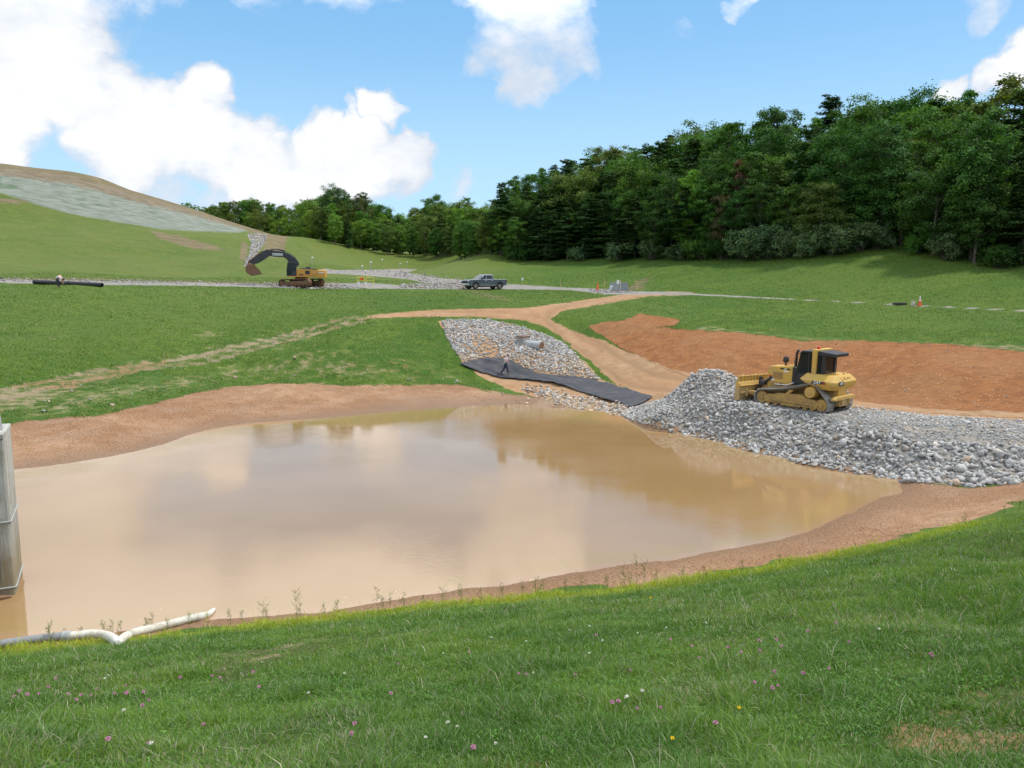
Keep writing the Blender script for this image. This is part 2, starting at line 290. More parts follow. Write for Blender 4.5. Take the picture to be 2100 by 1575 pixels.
def region(name, x, y, z):
    m = np.zeros(x.shape)
    for r_ in REG[name]: m = np.maximum(m, r_.at(x, y, z))
    return m
jx = gx + .55*fbm(gx/1.3, gy/1.3, 31, 3); jy = gy + .9*fbm(gx/1.5 + 40, gy/1.5, 33, 3)
MASK = {k: region(k, jx if k not in ('gravel', 'seed') else gx, jy if k not in ('gravel', 'seed') else gy, gz) for k in REG}
rut_ = ruts(gx, gy); MASK['worn'] = np.clip(np.maximum(MASK['worn']*(1 - .25*(rut_ < .25)), ruts(gx, gy, (2,))*1.8*(np.hypot(gx, gy) < 76)), 0, 1)
MASK['clay'] = MASK['clay']*(1 - .0*MASK['dirt'])
MASK['clay'] = np.maximum(MASK['clay'], MASK['gravel']*0)
thatch = sstep(27, 22, np.hypot(gx, gy))*(np.abs(np.arctan2(gx, gy)) < .8)*sstep(.35, .75, gz)
dry = sstep(92, 125, np.hypot(gx, gy))*sstep(4, -10, gx)
wet = np.clip(1 - (gz + .02)/.5, 0, 1)**1.3*(np.hypot(gx, gy) < 62)
# ------------------------------------------------------------------ ground material
def new_mat(name):
    m = bpy.data.materials.new(name); m.use_nodes = True; m.node_tree.nodes.clear(); return m, NT(m.node_tree)
def out_bsdf(n, col, rough=.8, normal=None, spec=.25, metal=0., **kw):
    b = n.add('ShaderNodeBsdfPrincipled'); n.put(b.inputs['Base Color'], col); n.put(b.inputs['Roughness'], rough); n.put(b.inputs['Specular IOR Level'], spec); n.put(b.inputs['Metallic'], metal)
    for k, v in kw.items(): n.put(b.inputs[k.replace('_', ' ')], v)
    if normal is not None: n.put(b.inputs['Normal'], normal)
    n.l.new(b.outputs[0], n.add('ShaderNodeOutputMaterial').inputs[0]); return b
mg, n = new_mat("ground")
pos = n.add('ShaderNodeNewGeometry').outputs['Position']
flat = n.vscale(pos, (1, 1, .6))
A = n.add('ShaderNodeSeparateColor', n.add('ShaderNodeAttribute', attribute_name='soil').outputs['Color']).outputs
B = n.add('ShaderNodeSeparateColor', n.add('ShaderNodeAttribute', attribute_name='cover').outputs['Color']).outputs
GR = n.add('ShaderNodeAttribute', attribute_name='gravel').outputs['Fac']
WT = n.add('ShaderNodeAttribute', attribute_name='wet').outputs['Fac']
nS = n.noise(flat, 9, 4, .65); nM = n.noise(flat, 1.3, 4, .6); nL = n.noise(flat, .16, 3, .55); nXL = n.noise(flat, .035, 2, .5); nF = n.noise(flat, 38, 3, .6)
streak = n.noise(n.vscale(pos, (.22, 1.1, 1.4)), 1.0, 4, .62)
nC = n.noise(flat, 3.6, 5, .7)
g = n.mix(n.step(n.math('ADD', n.math('MULTIPLY', nM, .45), n.math('MULTIPLY', nC, .55)), .38, .64), (.034, .080, .005), (.100, .158, .011))
g = n.mix(n.step(nL, .36, .68, 0, .75), g, (.038, .096, .008))
g = n.mix(n.step(streak, .45, .72, 0, .55), g, (.115, .158, .026))
g = n.mix(n.step(nXL, .45, .62, 0, .5), g, (.105, .150, .022))
g = n.mix(n.step(n.noise(flat, .7, 5, .7), .56, .72, 0, .45), g, (.16, .165, .045))
g = n.mix(n.step(nS, .35, .75, .0, .75), g, n.mix(.5, g, (.02, .05, .005)))
TH = n.add('ShaderNodeAttribute', attribute_name='thatch').outputs['Fac']
g = n.mix(n.math('MULTIPLY', TH, .85), g, n.mix(n.step(nS, .35, .7), (.028, .048, .008), (.085, .085, .030)))
soil = n.mix(n.step(nS, .35, .7), (.16, .10, .055), (.27, .18, .10))
# bare earth showing through thin grass
thin = n.math('ADD', B[2], n.math('MULTIPLY', n.math('SUBTRACT', n.math('ADD', n.math('MULTIPLY', nM, .7), n.math('MULTIPLY', nS, .55)), .62), 2.5))
pal = n.mix(n.step(nF, .4, .7), n.mix(n.step(nM, .4, .65), (.19, .125, .07), (.26, .185, .11)), (.34, .275, .19))
pal = n.mix(n.step(nL, .46, .6, 0, .7), pal, (.27, .135, .06))
c = n.mix(n.math('MULTIPLY', n.math('MULTIPLY', n.step(thin, .55, 1.0), .84), n.step(B[2], .04, .3)), g, pal)
g2 = n.mix(n.step(nXL, .4, .62), (.080, .120, .020), (.12, .125, .032))
# sown slope: grey green mulch in long streaks, dry straw
sow = n.noise(n.vscale(pos, (.10, .42, .9)), 1.6, 5, .66)
seedc = n.mix(n.step(sow, .32, .68), (.130, .148, .112), (.225, .242, .198))
seedc = n.mix(n.step(n.noise(flat, .09, 3, .6), .56, .68, 0, .8), seedc, (.07, .12, .055))
DRY = n.add('ShaderNodeAttribute', attribute_name='dry').outputs['Fac']
c = n.mix(n.math('MULTIPLY', DRY, n.step(n.math('ADD', n.math('MULTIPLY', streak, .6), n.math('MULTIPLY', nL, .4)), .36, .62, .1, .6)), c, n.mix(n.step(nC, .35, .65), (.095, .112, .018), (.165, .160, .038)))
c = n.mix(n.step(n.math('ADD', B[0], n.math('MULTIPLY', n.math('SUBTRACT', nM, .5), .5)), .35, .65), c, seedc)
strawc = n.mix(n.step(sow, .3, .7), (.125, .088, .050), (.20, .148, .085))
strf = n.step(n.math('ADD', B[1], n.math('MULTIPLY', n.math('SUBTRACT', n.math('ADD', n.math('MULTIPLY', nM, .5), n.math('MULTIPLY', streak, .5)), .5), 2.6)), .35, .95)
c = n.mix(n.math('MULTIPLY', strf, .85), c, strawc)
# clay, dirt track
clayc = n.mix(n.step(nM, .3, .7), (.215, .083, .026), (.31, .130, .043))
clayc = n.mix(n.step(nS, .42, .75, 0, .8), clayc, (.17, .066, .022))
trk = n.noise(n.vscale(pos, (.55, 3.2, 2.)), 2.4, 3, .6)
clayc = n.mix(n.step(nL, .42, .6, 0, .4), clayc, (.28, .145, .062))
clayc = n.mix(n.step(trk, .5, .68, 0, .5), clayc, (.13, .05, .017))
peb = n.add('ShaderNodeTexVoronoi', _Vector=pos, _Scale=4.5, _Randomness=1.); pebf = n.math('MULTIPLY', n.step(peb.outputs['Distance'], .26, .16), n.math('GREATER_THAN', n.add('ShaderNodeSeparateColor', peb.outputs['Color']).outputs[0], .72))
clayc = n.mix(n.math('MULTIPLY', pebf, .8), clayc, (.46, .33, .21))
edge = n.math('MULTIPLY', n.math('SUBTRACT', n.math('ADD', n.math('MULTIPLY', nM, .5), n.math('MULTIPLY', nS, .5)), .5), 1.3)
cf = n.step(n.math('ADD', A[1], edge), .4, .6)
c = n.mix(cf, c, clayc)
dirtc = n.mix(n.step(nM, .3, .7), (.29, .172, .088), (.385, .245, .138))
dirtc = n.mix(n.step(nL, .4, .6, 0, .5), dirtc, (.36, .19, .09))
dirtc = n.mix(n.step(n.noise(n.vscale(pos, (.5, .12, .5)), 2.2, 4, .6), .52, .7, 0, .55), dirtc, (.25, .145, .075))
RT = n.add('ShaderNodeAttribute', attribute_name='rut').outputs['Fac']
dirtc = n.mix(n.math('MULTIPLY', RT, n.step(nM, .3, .6, .35, .75)), dirtc, (.235, .135, .068))
dfac = n.step(n.math('ADD', A[2], n.math('MULTIPLY', edge, .6)), .38, .62)
c = n.mix(dfac, c, dirtc)
# gravel
gv = n.add('ShaderNodeTexVoronoi', _Vector=pos, _Scale=8.)
gvc = n.mix(gv.outputs['Color'], (.125, .12, .112), (.27, .262, .245)); gvc = n.mix(n.step(nM, .42, .62, 0, .55), gvc, (.34, .28, .21))
gvf = n.step(n.math('ADD', GR, n.math('MULTIPLY', edge, .5)), .38, .6)
c = n.mix(gvf, c, gvc)
# mud flat with drying cracks
crv = n.add('ShaderNodeVectorMath', pos, n.vscale(n.noise(flat, 3, 3, .6, out=1), (.16, .16, 0)), operation='ADD').outputs[0]
cr = n.add('ShaderNodeTexVoronoi', _Vector=n.vscale(crv, (1, 1, 0)), _Scale=6.5, feature='DISTANCE_TO_EDGE').outputs['Distance']
crk = n.step(cr, .01, .07)
mudc = n.mix(n.step(nM, .3, .7), (.315, .172, .088), (.42, .255, .150))
mudc = n.mix(n.step(nL, .4, .62, 0, .6), mudc, (.255, .125, .058))
mudc = n.mix(n.step(n.noise(n.vscale(pos, (.35, .35, 3)), 1., 4, .6), .5, .66, 0, .5), mudc, (.36, .235, .15))
crf = n.math('MULTIPLY', n.math('SUBTRACT', 1., crk), n.step(nL, .34, .55, .35, .95))
mudc = n.mix(n.math('MULTIPLY', crf, .85), mudc, (.15, .075, .04))
mudc = n.mix(n.math('MULTIPLY', n.step(n.math('ADD', WT, n.math('MULTIPLY', n.math('SUBTRACT', nM, .5), .5)), .1, .95), .8), mudc, (.215, .118, .055))
mf = n.step(n.math('ADD', A[0], n.math('MULTIPLY', edge, .95)), .34, .62)
c = n.mix(mf, c, mudc)
bh = n.math('ADD', n.math('MULTIPLY', nS, .5), n.math('MULTIPLY', nF, .25))
bh = n.math('ADD', bh, n.math('MULTIPLY', n.math('MULTIPLY', crk, mf), .35))
bh = n.math('ADD', bh, n.math('MULTIPLY', n.math('ADD', n.math('MULTIPLY', nM, .8), n.math('MULTIPLY', trk, .7)), cf))
bmp = n.add('ShaderNodeBump', _Strength=.75, _Distance=.14, _Height=bh)
out_bsdf(n, c, n.math('SUBTRACT', .92, n.math('MULTIPLY', n.math('MULTIPLY', WT, mf), .55)), bmp, .2)

# ------------------------------------------------------------------ split the sheet into ground, mud, clay, track, road (same points, same normals)
idx = np.arange(NA*NR).reshape(NR, NA); nxt = np.roll(idx, -1, axis=1)
quads = np.stack([idx[:-1], idx[1:], nxt[1:], nxt[:-1]], -1).reshape(-1, 4)
V = np.stack([gx, gy, gz], -1)
e1 = V[quads[:, 2]] - V[quads[:, 0]]; e2 = V[quads[:, 3]] - V[quads[:, 1]]; fn = np.cross(e1, e2)
if fn[:, 2].mean() < 0: quads = quads[:, ::-1].copy(); fn = -fn
VN = np.zeros_like(V)
for k in range(4): np.add.at(VN, quads[:, k], fn)
VN /= np.linalg.norm(VN, axis=1)[:, None] + 1e-12
def mesh_np(name, verts, faces, nv=4):
    me = bpy.data.meshes.new(name); me.vertices.add(len(verts)); me.vertices.foreach_set('co', np.asarray(verts, np.float32).ravel())
    f = np.asarray(faces, np.int32); me.loops.add(f.size); me.loops.foreach_set('vertex_index', f.ravel())
    me.polygons.add(len(f)); me.polygons.foreach_set('loop_start', np.arange(0, f.size, f.shape[1], dtype=np.int32))
    me.update(calc_edges=True); me.validate(); return me
def link(name, data, parent=None):
    o = bpy.data.objects.new(name, data); COL.objects.link(o)
    if parent is not None: o.parent = parent
    return o
def tag(o, label=None, cat=None, group=None, kind=None):
    if label: o['label'] = label
    if cat: o['category'] = cat
    if group: o['group'] = group
    if kind: o['kind'] = kind
    return o
qm = {k: v[quads].mean(1) for k, v in MASK.items()}
cls = np.zeros(len(quads), int)
cls[qm['seed'] > .5] = 5; cls[qm['clay'] > .5] = 2; cls[qm['dirt'] > .5] = 3; cls[(qm['gravel'] > .5)] = 4; cls[qm['mud'] > .5] = 1
def land(name, sel):
    q = quads[sel]; u, inv = np.unique(q, return_inverse=True); q2 = inv.reshape(q.shape)
    me = mesh_np(name, V[u], q2); me.polygons.foreach_set('use_smooth', np.ones(len(q2), bool))
    def colattr(nm, a):
        at = me.attributes.new(nm, 'FLOAT_COLOR', 'POINT'); d = np.ones((len(u), 4), np.float32)
        for i, x in enumerate(a): d[:, i] = x[u]
        at.data.foreach_set('color', d.ravel())
    colattr('soil', [MASK['mud'], MASK['clay'], MASK['dirt']]); colattr('cover', [MASK['seed'], MASK['straw'], MASK['worn']])
    for nm, a in (('gravel', MASK['gravel']), ('wet', wet), ('dry', dry), ('rut', rut_), ('thatch', thatch)):
        at = me.attributes.new(nm, 'FLOAT', 'POINT'); at.data.foreach_set('value', a[u].astype(np.float32))
    me.normals_split_custom_set_from_vertices(VN[u].astype(np.float32))
    me.materials.append(mg); o = link(name, me); tag(o, kind='structure'); return o
for nm, k in (('ground', 0), ('mud_flat', 1), ('bare_clay_slope', 2), ('dirt_track', 3), ('gravel_road', 4), ('seeded_hillside', 5)): land(nm, cls == k)
# ------------------------------------------------------------------ pond water
mw, n = new_mat("pond_water")
pos = n.add('ShaderNodeNewGeometry').outputs['Position']
r1 = n.noise(n.vscale(pos, (1, 1.25, 1)), .9, 2, .5); r2 = n.noise(n.vscale(pos, (.8, 1.5, 1)), 5.5, 3, .62); r3 = n.noise(pos, .16, 3, .55)
hh = n.math('ADD', n.math('MULTIPLY', r1, .055), n.math('MULTIPLY', r2, n.step(r3, .38, .66, .06, .42)))
bmp = n.add('ShaderNodeBump', _Strength=.10, _Distance=.10, _Height=hh)
wc = n.mix(n.step(n.noise(pos, .12, 3, .5), .35, .65), (.265, .160, .070), (.300, .186, .088))
sh = n.add('ShaderNodeAttribute', attribute_name='shallow').outputs['Fac']
wc = n.mix(n.math('MULTIPLY', sh, .6), wc, (.29, .20, .07))
wc = n.mix(n.step(sh, .72, 1.), wc, (.31, .19, .10))
fo = n.add('ShaderNodeTexVoronoi', _Vector=n.vscale(pos, (1, 1, 0)), _Scale=5.5); fl = n.math('MULTIPLY', n.step(fo.outputs['Distance'], .13, .07), n.math('MULTIPLY', n.math('GREATER_THAN', n.add('ShaderNodeSeparateColor', fo.outputs['Color']).outputs[0], .80), n.step(sh, .1, .6)))
wc = n.mix(n.math('MULTIPLY', fl, .7), wc, (.66, .52, .34))
out_bsdf(n, wc, n.step(r3, .3, .7, .008, .025), bmp, .5, IOR=1.5)
wx, wy = np.meshgrid(np.linspace(-46, 26, 145), np.linspace(12, 62, 101)); wx = wx.ravel(); wy = wy.ravel()
wz = np.full(wx.shape, 0.)
wq = (np.arange(101*145).reshape(101, 145)); wq = np.stack([wq[:-1, :-1], wq[:-1, 1:], wq[1:, 1:], wq[1:, :-1]], -1).reshape(-1, 4)
wh = height(wx, wy); keep = wh[wq].min(1) < .12
uu, inv = np.unique(wq[keep], return_inverse=True)
me = mesh_np('pond_water', np.stack([wx, wy, wz], -1)[uu], inv.reshape(-1, 4))
at = me.attributes.new('shallow', 'FLOAT', 'POINT'); at.data.foreach_set('value', np.clip(1 + wh[uu]/.45, 0, 1).astype(np.float32))
me.materials.append(mw); tag(link('pond_water', me), kind='structure')
def tube(path, radii, k=7):
    """rings round a path -> verts, quads"""
    P = np.array(path, float); vs, fs = [], []
    for i in range(len(P)):
        t = P[min(i+1, len(P)-1)] - P[max(i-1, 0)]; t /= np.linalg.norm(t) + 1e-9
        a = np.cross(t, [0, 0, 1.] if abs(t[2]) < .9 else [1., 0, 0]); a /= np.linalg.norm(a); b_ = np.cross(t, a)
        for j in range(k):
            q = 2*math.pi*j/k; vs.append(P[i] + radii[i]*(math.cos(q)*a + math.sin(q)*b_))
    for i in range(len(P)-1):
        for j in range(k): fs.append((i*k+j, i*k+(j+1) % k, (i+1)*k+(j+1) % k, (i+1)*k+j))
    return vs, fs
def unit(v): return v/(np.linalg.norm(v, axis=-1, keepdims=True) + 1e-9)
# ------------------------------------------------------------------ trees
ml, n = new_mat("leaves")
oi = n.add('ShaderNodeObjectInfo'); lv = n.add('ShaderNodeAttribute', attribute_name='leaf').outputs['Fac']
c = n.mix(n.step(lv, .1, .95), n.mix(1., oi.outputs['Color'], (.62, .66, .7), 'MULTIPLY'), n.mix(1., oi.outputs['Color'], (1.45, 1.35, 1.15), 'MULTIPLY'))
pos = n.add('ShaderNodeNewGeometry').outputs['Position']
c = n.mix(n.step(n.noise(pos, .35, 2, .5), .4, .65, 0, .4), c, n.mix(1., c, (1.5, 1.25, .7), 'MULTIPLY'))
d = n.add('ShaderNodeBsdfPrincipled', _Base_Color=c, _Roughness=.7); d.inputs['Specular IOR Level'].default_value = .12
tl = n.add('ShaderNodeBsdfTranslucent', n.mix(1., c, (1.3, 1.5, .5), 'MULTIPLY'))
n.l.new(n.add('ShaderNodeMixShader', .22, d.outputs[0], tl.outputs[0]).outputs[0], n.add('ShaderNodeOutputMaterial').inputs[0])
mbk, n = new_mat("bark")
pos = n.add('ShaderNodeNewGeometry').outputs['Position']
out_bsdf(n, n.mix(n.step(n.noise(n.vscale(pos, (4, 4, .7)), 2, 4), .35, .65), (.06, .045, .035), (.17, .14, .115)), .9)

def tubes(lst, k=7):
    vs, fs = [], []
    for p, r in lst:
        a, f = tube(p, r, k); fs += [tuple(i+len(vs) for i in q) for q in f]; vs += a
    return np.array(vs), np.array(fs)
def leaves_mesh(name, C, N, T, L, Wd):
    """one folded diamond per leaf spray: centre, normal, long axis, length, width"""
    T = T - N*(T*N).sum(1)[:, None]; T /= np.linalg.norm(T, axis=1)[:, None] + 1e-9; Bn = np.cross(N, T)
    L = L[:, None]; Wd = Wd[:, None]
    v = np.stack([C - T*L*.5, C + Bn*Wd*.5 - N*Wd*.12, C + T*L*.5 - N*L*.08, C - Bn*Wd*.5 - N*Wd*.12], 1).reshape(-1, 3)
    f = np.arange(len(v)).reshape(-1, 4); me = mesh_np(name, v, f)
    at = me.attributes.new('leaf', 'FLOAT', 'FACE'); at.data.foreach_set('value', np.random.default_rng(1).random(len(f)).astype(np.float32))
    me.materials.append(ml); return me
def bark_mesh(name, lst, k=7):
    v, f = tubes(lst, k); me = mesh_np(name, v, f); me.polygons.foreach_set('use_smooth', np.ones(len(f), bool)); me.materials.append(mbk); return me
def broad_tree(seed, Ht=16., Wd=9., low=.16, nl=26, leaf=.34, ncl=150, per=85):
    g = np.random.default_rng(seed); lobes = []
    for i in range(nl):
        h = low + (1 - low)*((i + g.random())/nl); prof = math.sin(math.pi*min(1, (1.03 - h)/(1.03 - low)*.86 + .10))**.65
        a = i*2.399 + g.normal()*.35; rad = Wd*.5*prof*(.45 + .4*g.random())
        lobes.append((rad*math.cos(a), rad*math.sin(a), h*Ht - .3, (.16 + .08*g.random())*Wd*(.6 + .5*prof)))
    C, N = [], []
    tot = sum(l[3]**2 for l in lobes)
    for x, y, z, r in lobes:
        k = int(ncl*per*r*r/tot/per) + 2
        d = unit(g.normal(size=(k, 3)) + [0, 0, .35]); cc = np.array([x, y, z]) + d*r*(.55 + .5*g.random((k, 1)))*[1, 1, .8]
        o = unit(cc - [x, y, z]); q = np.repeat(cc, per, 0) + g.normal(size=(k*per, 3))*[.30, .30, .20]*(r/1.6 + .25)
        C.append(q); N.append(unit(np.repeat(o, per, 0)*.7 + [0, 0, .55] + g.normal(size=(k*per, 3))*.55))
    C = np.concatenate(C); N = np.concatenate(N); m = len(C)
    me = leaves_mesh('crown', C, N, unit(g.normal(size=(m, 3)) - [0, 0, .4]), leaf*(.6 + .8*g.random(m)), leaf*.62*(.6 + .7*g.random(m)))
    lst = [([(0, 0, -.6), (.05, .03, Ht*.3), (-.08, .1, Ht*.62), (.05, .0, Ht*.9)], [Ht*.018, Ht*.014, Ht*.008, Ht*.002])]
    for x, y, z, r in lobes[::2]:
        z0 = max(Ht*.1, z*.62); lst.append(([(0, 0, z0), (x*.5, y*.5, z0 + (z - z0)*.6), (x, y, z)], [Ht*.006, Ht*.004, Ht*.0015]))
    return bark_mesh('trunk', lst), me
def conifer(seed, Ht=17., Wd=8., low=.06, leaf=.5, whorl=.62, ntop=.75):
    g = np.random.default_rng(seed); C, N, T = [], [], []; lst = [([(0, 0, -.6), (.05, 0, Ht*.4), (0, .06, Ht*.75), (.0, .0, Ht*.995)], [Ht*.016, Ht*.011, Ht*.005, .015])]
    z = low*Ht + .3
    while z < Ht*.985:
        f = z/Ht; L0 = Wd*.5*min(1, (1.03 - f)/.55)**.62*(.8 + .2*math.sin(f*9 + seed)); nb = 6 if f < .8 else 4; a0 = g.random()*6.28
        for b_ in range(nb):
            a = a0 + b_*6.283/nb + g.normal()*.25; L = L0*(.55 + .55*g.random()) + .25; up = -.06 + .30*f + g.normal()*.06
            if g.random() < .07: continue
            e = np.array([math.cos(a), math.sin(a), 0]); s_ = np.array([-math.sin(a), math.cos(a), 0]); zz = z + g.normal()*.2
            m = int(20 + L*34); t = .16 + .84*g.random(m)**.75; wid = (.16 + .30*L*np.sin(np.pi*np.clip(t*.85, 0, 1)))
            lat = g.uniform(-1, 1, m)*wid
            q = e*(t*L)[:, None] + s_*lat[:, None]; q[:, 2] += zz + t*L*up - .05*L*t**2*(1 - f) + g.normal(size=m)*.09 + .10*np.abs(lat)
            C.append(q); T.append(unit(e[None]*(.8) + s_[None]*np.sign(lat)[:, None]*.6 + g.normal(size=(m, 3))*.25)); N.append(unit(np.array([0, 0, 1.]) + g.normal(size=(m, 3))*.30 + e*.25))
            if L > 1.2: lst.append(([(0, 0, zz), e*L*.5 + [0, 0, zz + L*.5*up], e*L*.92 + [0, 0, zz + L*.92*up - .05*L]], [.05, .03, .01]))
        z += whorl*(.7 + .6*g.random())*(1.15 - .4*f)
    C = np.concatenate(C); N = np.concatenate(N); T = np.concatenate(T); m = len(C)
    return bark_mesh('trunk', lst, 5), leaves_mesh('crown', C, N, T, leaf*(.6 + .8*g.random(m)), leaf*.36*(.6 + .8*g.random(m)))
def bush(seed, Ht=3.4, Wd=4.6):
    g = np.random.default_rng(seed); C, N = [], []; lst = []
    for i in range(16):
        a = g.random()*6.28; rad = Wd*.5*math.sqrt(g.random())*.8; top = np.array([rad*math.cos(a), rad*math.sin(a), Ht*(.35 + .6*g.random())*(1 - .3*rad/Wd*2)])
        k = 16; per = 26; cc = top + g.normal(size=(k, 3))*[.42, .42, .42]; q = np.repeat(cc, per, 0) + g.normal(size=(k*per, 3))*.16
        C.append(q); N.append(unit(g.normal(size=(k*per, 3))*.6 + [0, 0, .6] + unit(q - [0, 0, .5])*.5)); lst.append(([(0, 0, -.3), top*.55, top], [.04, .03, .01]))
    C = np.concatenate(C); N = np.concatenate(N); C[:, 2] = np.maximum(C[:, 2], .05 + .2*g.random(len(C))); m = len(C)
    return bark_mesh('stem', lst, 5), leaves_mesh('foliage', C, N, unit(g.normal(size=(m, 3))), .22*(.6 + .8*g.random(m)), .12*(.6 + .7*g.random(m)))
def snag(Ht=20.):
    lst = [([(0, 0, -.6), (.1, 0, Ht*.5), (-.1, .1, Ht)], [.22, .14, .03])]; g = np.random.default_rng(4)
    for i in range(16):
        z = Ht*(.45 + .53*i/16); a = g.random()*6.28; L = .7 + 1.6*(1 - i/16); lst.append(([(0, 0, z), (L*.5*math.cos(a), L*.5*math.sin(a), z + L*.35), (L*math.cos(a), L*math.sin(a), z + L*.9)], [.05, .035, .01]))
    return bark_mesh('trunk', lst, 5)
BROAD = [broad_tree(11, 16, 9), broad_tree(12, 16, 7.6, .12, 30), broad_tree(13, 16, 11, .2, 24), broad_tree(14, 16, 8.4, .1, 34, .30, 170), broad_tree(15, 16, 6.4, .08, 26, .30, 130)]
CONI = [conifer(21), conifer(22, 17, 9.5, .1, .55, .75), conifer(23, 17, 7, .05, .45, .55), conifer(24, 17, 8.6, .03, .5, .85)]
BUSH = [bush(31), bush(32, 3, 4), bush(33, 3.8, 4)]
DK, MID, OLV, LT, PINE, PNE2, GREY, RED = (.043, .104, .024), (.066, .152, .030), (.096, .145, .036), (.13, .24, .042), (.040, .092, .026), (.055, .115, .030), (.105, .165, .080), (.15, .075, .060)
GN = {}
def plant(kind, name, label, cat, group, x, y, z, ht, proto, base_h, color, wide=1., parts=('trunk', 'crown'), rz=None):
    e = link(name, None); e.empty_display_size = .2; e.location = (x, y, z); s = ht/base_h
    e.scale = (s*wide, s*wide, s); e.rotation_euler = (0, 0, rr_.random()*6.28 if rz is None else rz); tag(e, label, cat, group)
    a = link(parts[0], proto[0], e); b_ = link(parts[1], proto[1], e); b_.color = (*color, 1)
    return e
rr_ = random.Random(77)
def jit(c, k=.16): f = 1 + rr_.uniform(-k, k); return (c[0]*f*(1 + rr_.uniform(-.12, .16)), c[1]*f, c[2]*f)
def top_z(tab, px): return np.interp(px, [t[0] for t in tab], [t[1] for t in tab])
EDGE = [(1022, 529), (1040, 531), (1090, 533), (1150, 534), (1220, 533), (1300, 533), (1380, 532), (1460, 532), (1540, 530), (1610, 527), (1690, 521), (1760, 514), (1815, 508), (1860, 511), (1900, 520), (1940, 531), (2000, 542), (2060, 547), (2120, 550), (2230, 553)]
CREST = [(940, 420), (1000, 392), (1050, 366), (1120, 342), (1200, 316), (1270, 296), (1330, 296), (1400, 266), (1440, 258), (1500, 246), (1580, 226), (1640, 236), (1700, 200), (1760, 190), (1850, 178), (1920, 196), (1990, 172), (2050, 158), (2150, 165), (2400, 150)]
edge_w = np.array([on_ground(*p) for p in EDGE]); seg = np.linalg.norm(np.diff(edge_w[:, :2], axis=0), axis=1); cum = np.concatenate([[0], np.cumsum(seg)])
def edge_at(s): return np.array([np.interp(s, cum, edge_w[:, 0]), np.interp(s, cum, edge_w[:, 1])])
LAB_C = 'dark green conifer with layered drooping boughs in the wood on the hillside'
LAB_B = 'broad leafed green tree with a rounded crown in the wood on the hillside'
GW = 'trees of the hillside wood'
RSP = [(0., 4.3, .58), (6., 4.9, .78), (12, 5.2, .88), (19, 5.6, .97), (27, 6.0, 1.02), (36, 6.6, 1.04)]
for ri, (off, sp, frac) in enumerate(RSP):
    s = rr_.uniform(0, sp)
    while s < cum[-1]:
        p = edge_at(s); d = p/np.linalg.norm(p); o = off + rr_.uniform(-1.5, 1.5) + (1.2 if ri == 0 else 0)
        x, y = p + d*o; z = H(x, y); px, _ = to_px(np.array(x), np.array(y), np.array(z)); px = float(px)
        full = PY(px, top_z(CREST, px), y)[2] - z
        lim = 19.5 - (2.5 if px < 1200 else 0)
        ht = full*frac*rr_.uniform(.88, 1.03) if ri >= 3 else min(full*frac, lim)*rr_.uniform(.78, 1.04)
        ht = max(6.5, min(ht, 27)); near_left = px < 1480
        con = rr_.random() < (.56 if near_left else .32)
        if con: plant(0, 'conifer_tree', LAB_C, 'tree', GW, x, y, z, ht, rr_.choice(CONI), 17, jit(rr_.choice([PINE, PINE, PNE2])), 1.1 + .35*rr_.random())
        else: plant(0, 'broadleaf_tree', LAB_B, 'tree', GW, x, y, z, ht, rr_.choice(BROAD), 16.6, jit(rr_.choice([DK, DK, MID, MID, OLV])), 1.0 + .3*rr_.random())
        s += sp*rr_.uniform(.75, 1.25)*(.9 if con else 1.1)
def single(px, py, top, name, label, proto, base_h, color, wide=1., off=0., grp=None):
    p = on_ground(px, py); d = p[:2]/np.linalg.norm(p[:2]); x, y = p[:2] + d*off; z = H(x, y)
    return plant(0, name, label, 'tree', grp, x, y, z, PY(px, top, y)[2] - z, proto, base_h, color, wide)
single(1410, 531, 345, 'broadleaf_tree', 'bright yellow green maple standing out against the dark conifers', BROAD[4], 16.6, (.12, .25, .036), .95)
single(1515, 530, 330, 'broadleaf_tree', 'purple red leafed tree among the green trees of the hillside', BROAD[1], 16.6, RED, .8, 6)
single(1480, 531, 395, 'broadleaf_tree', 'brownish olive tree with reddish lower leaves beside the bright maple', BROAD[3], 16.6, (.10, .095, .045), .9, 1)
single(1805, 508, 238, 'broadleaf_tree', 'tall dark green tree with glossy pointed crown above the grey shrubs', BROAD[3], 16.6, (.055, .13, .036), .95, 2)
single(1990, 541, 225, 'broadleaf_tree', 'tallest leafy tree at the bare dark foot of the wood', BROAD[1], 16.6, (.065, .15, .036), 1.0, 2)
single(1580, 530, 225, 'broadleaf_tree', 'blue green round topped tree breaking the skyline of the hillside wood', BROAD[0], 16.6, (.07, .12, .06), .75, 38)
single(1030, 530, 372, 'conifer_tree', 'dark conifer at the end of the hillside wood nearest the valley', CONI[1], 17, PINE, 1.05, 3)
sl = 'grey green leafy shrub at the foot of the hillside wood'
for i, (px, py, h) in enumerate([(1052, 533, 4), (1085, 534, 3.4), (1130, 535, 3), (1185, 535, 3.2), (1270, 534, 4.2), (1335, 534, 3.6), (1395, 533, 3.4), (1440, 533, 4), (1480, 533, 3.6), (1520, 532, 5), (1548, 531, 5.4), (1580, 530, 5), (1612, 529, 4.6), (1640, 527, 4.2), (1672, 525, 4.4), (1706, 522, 5), (1735, 518, 4.8), (1765, 515, 4), (1800, 511, 3.6), (1880, 519, 3.2), (1935, 533, 3.4), (2050, 549, 3.2)]):
    p = on_ground(px, py); plant(0, 'shrub', sl, 'shrub', 'shrubs along the foot of the hillside wood', p[0], p[1], p[2] - .1, h*.85, BUSH[i % 3], 3.5, jit(GREY if 1500 < px < 1780 else rr_.choice([MID, GREY, DK])), 1.15, ('stem', 'foliage'))
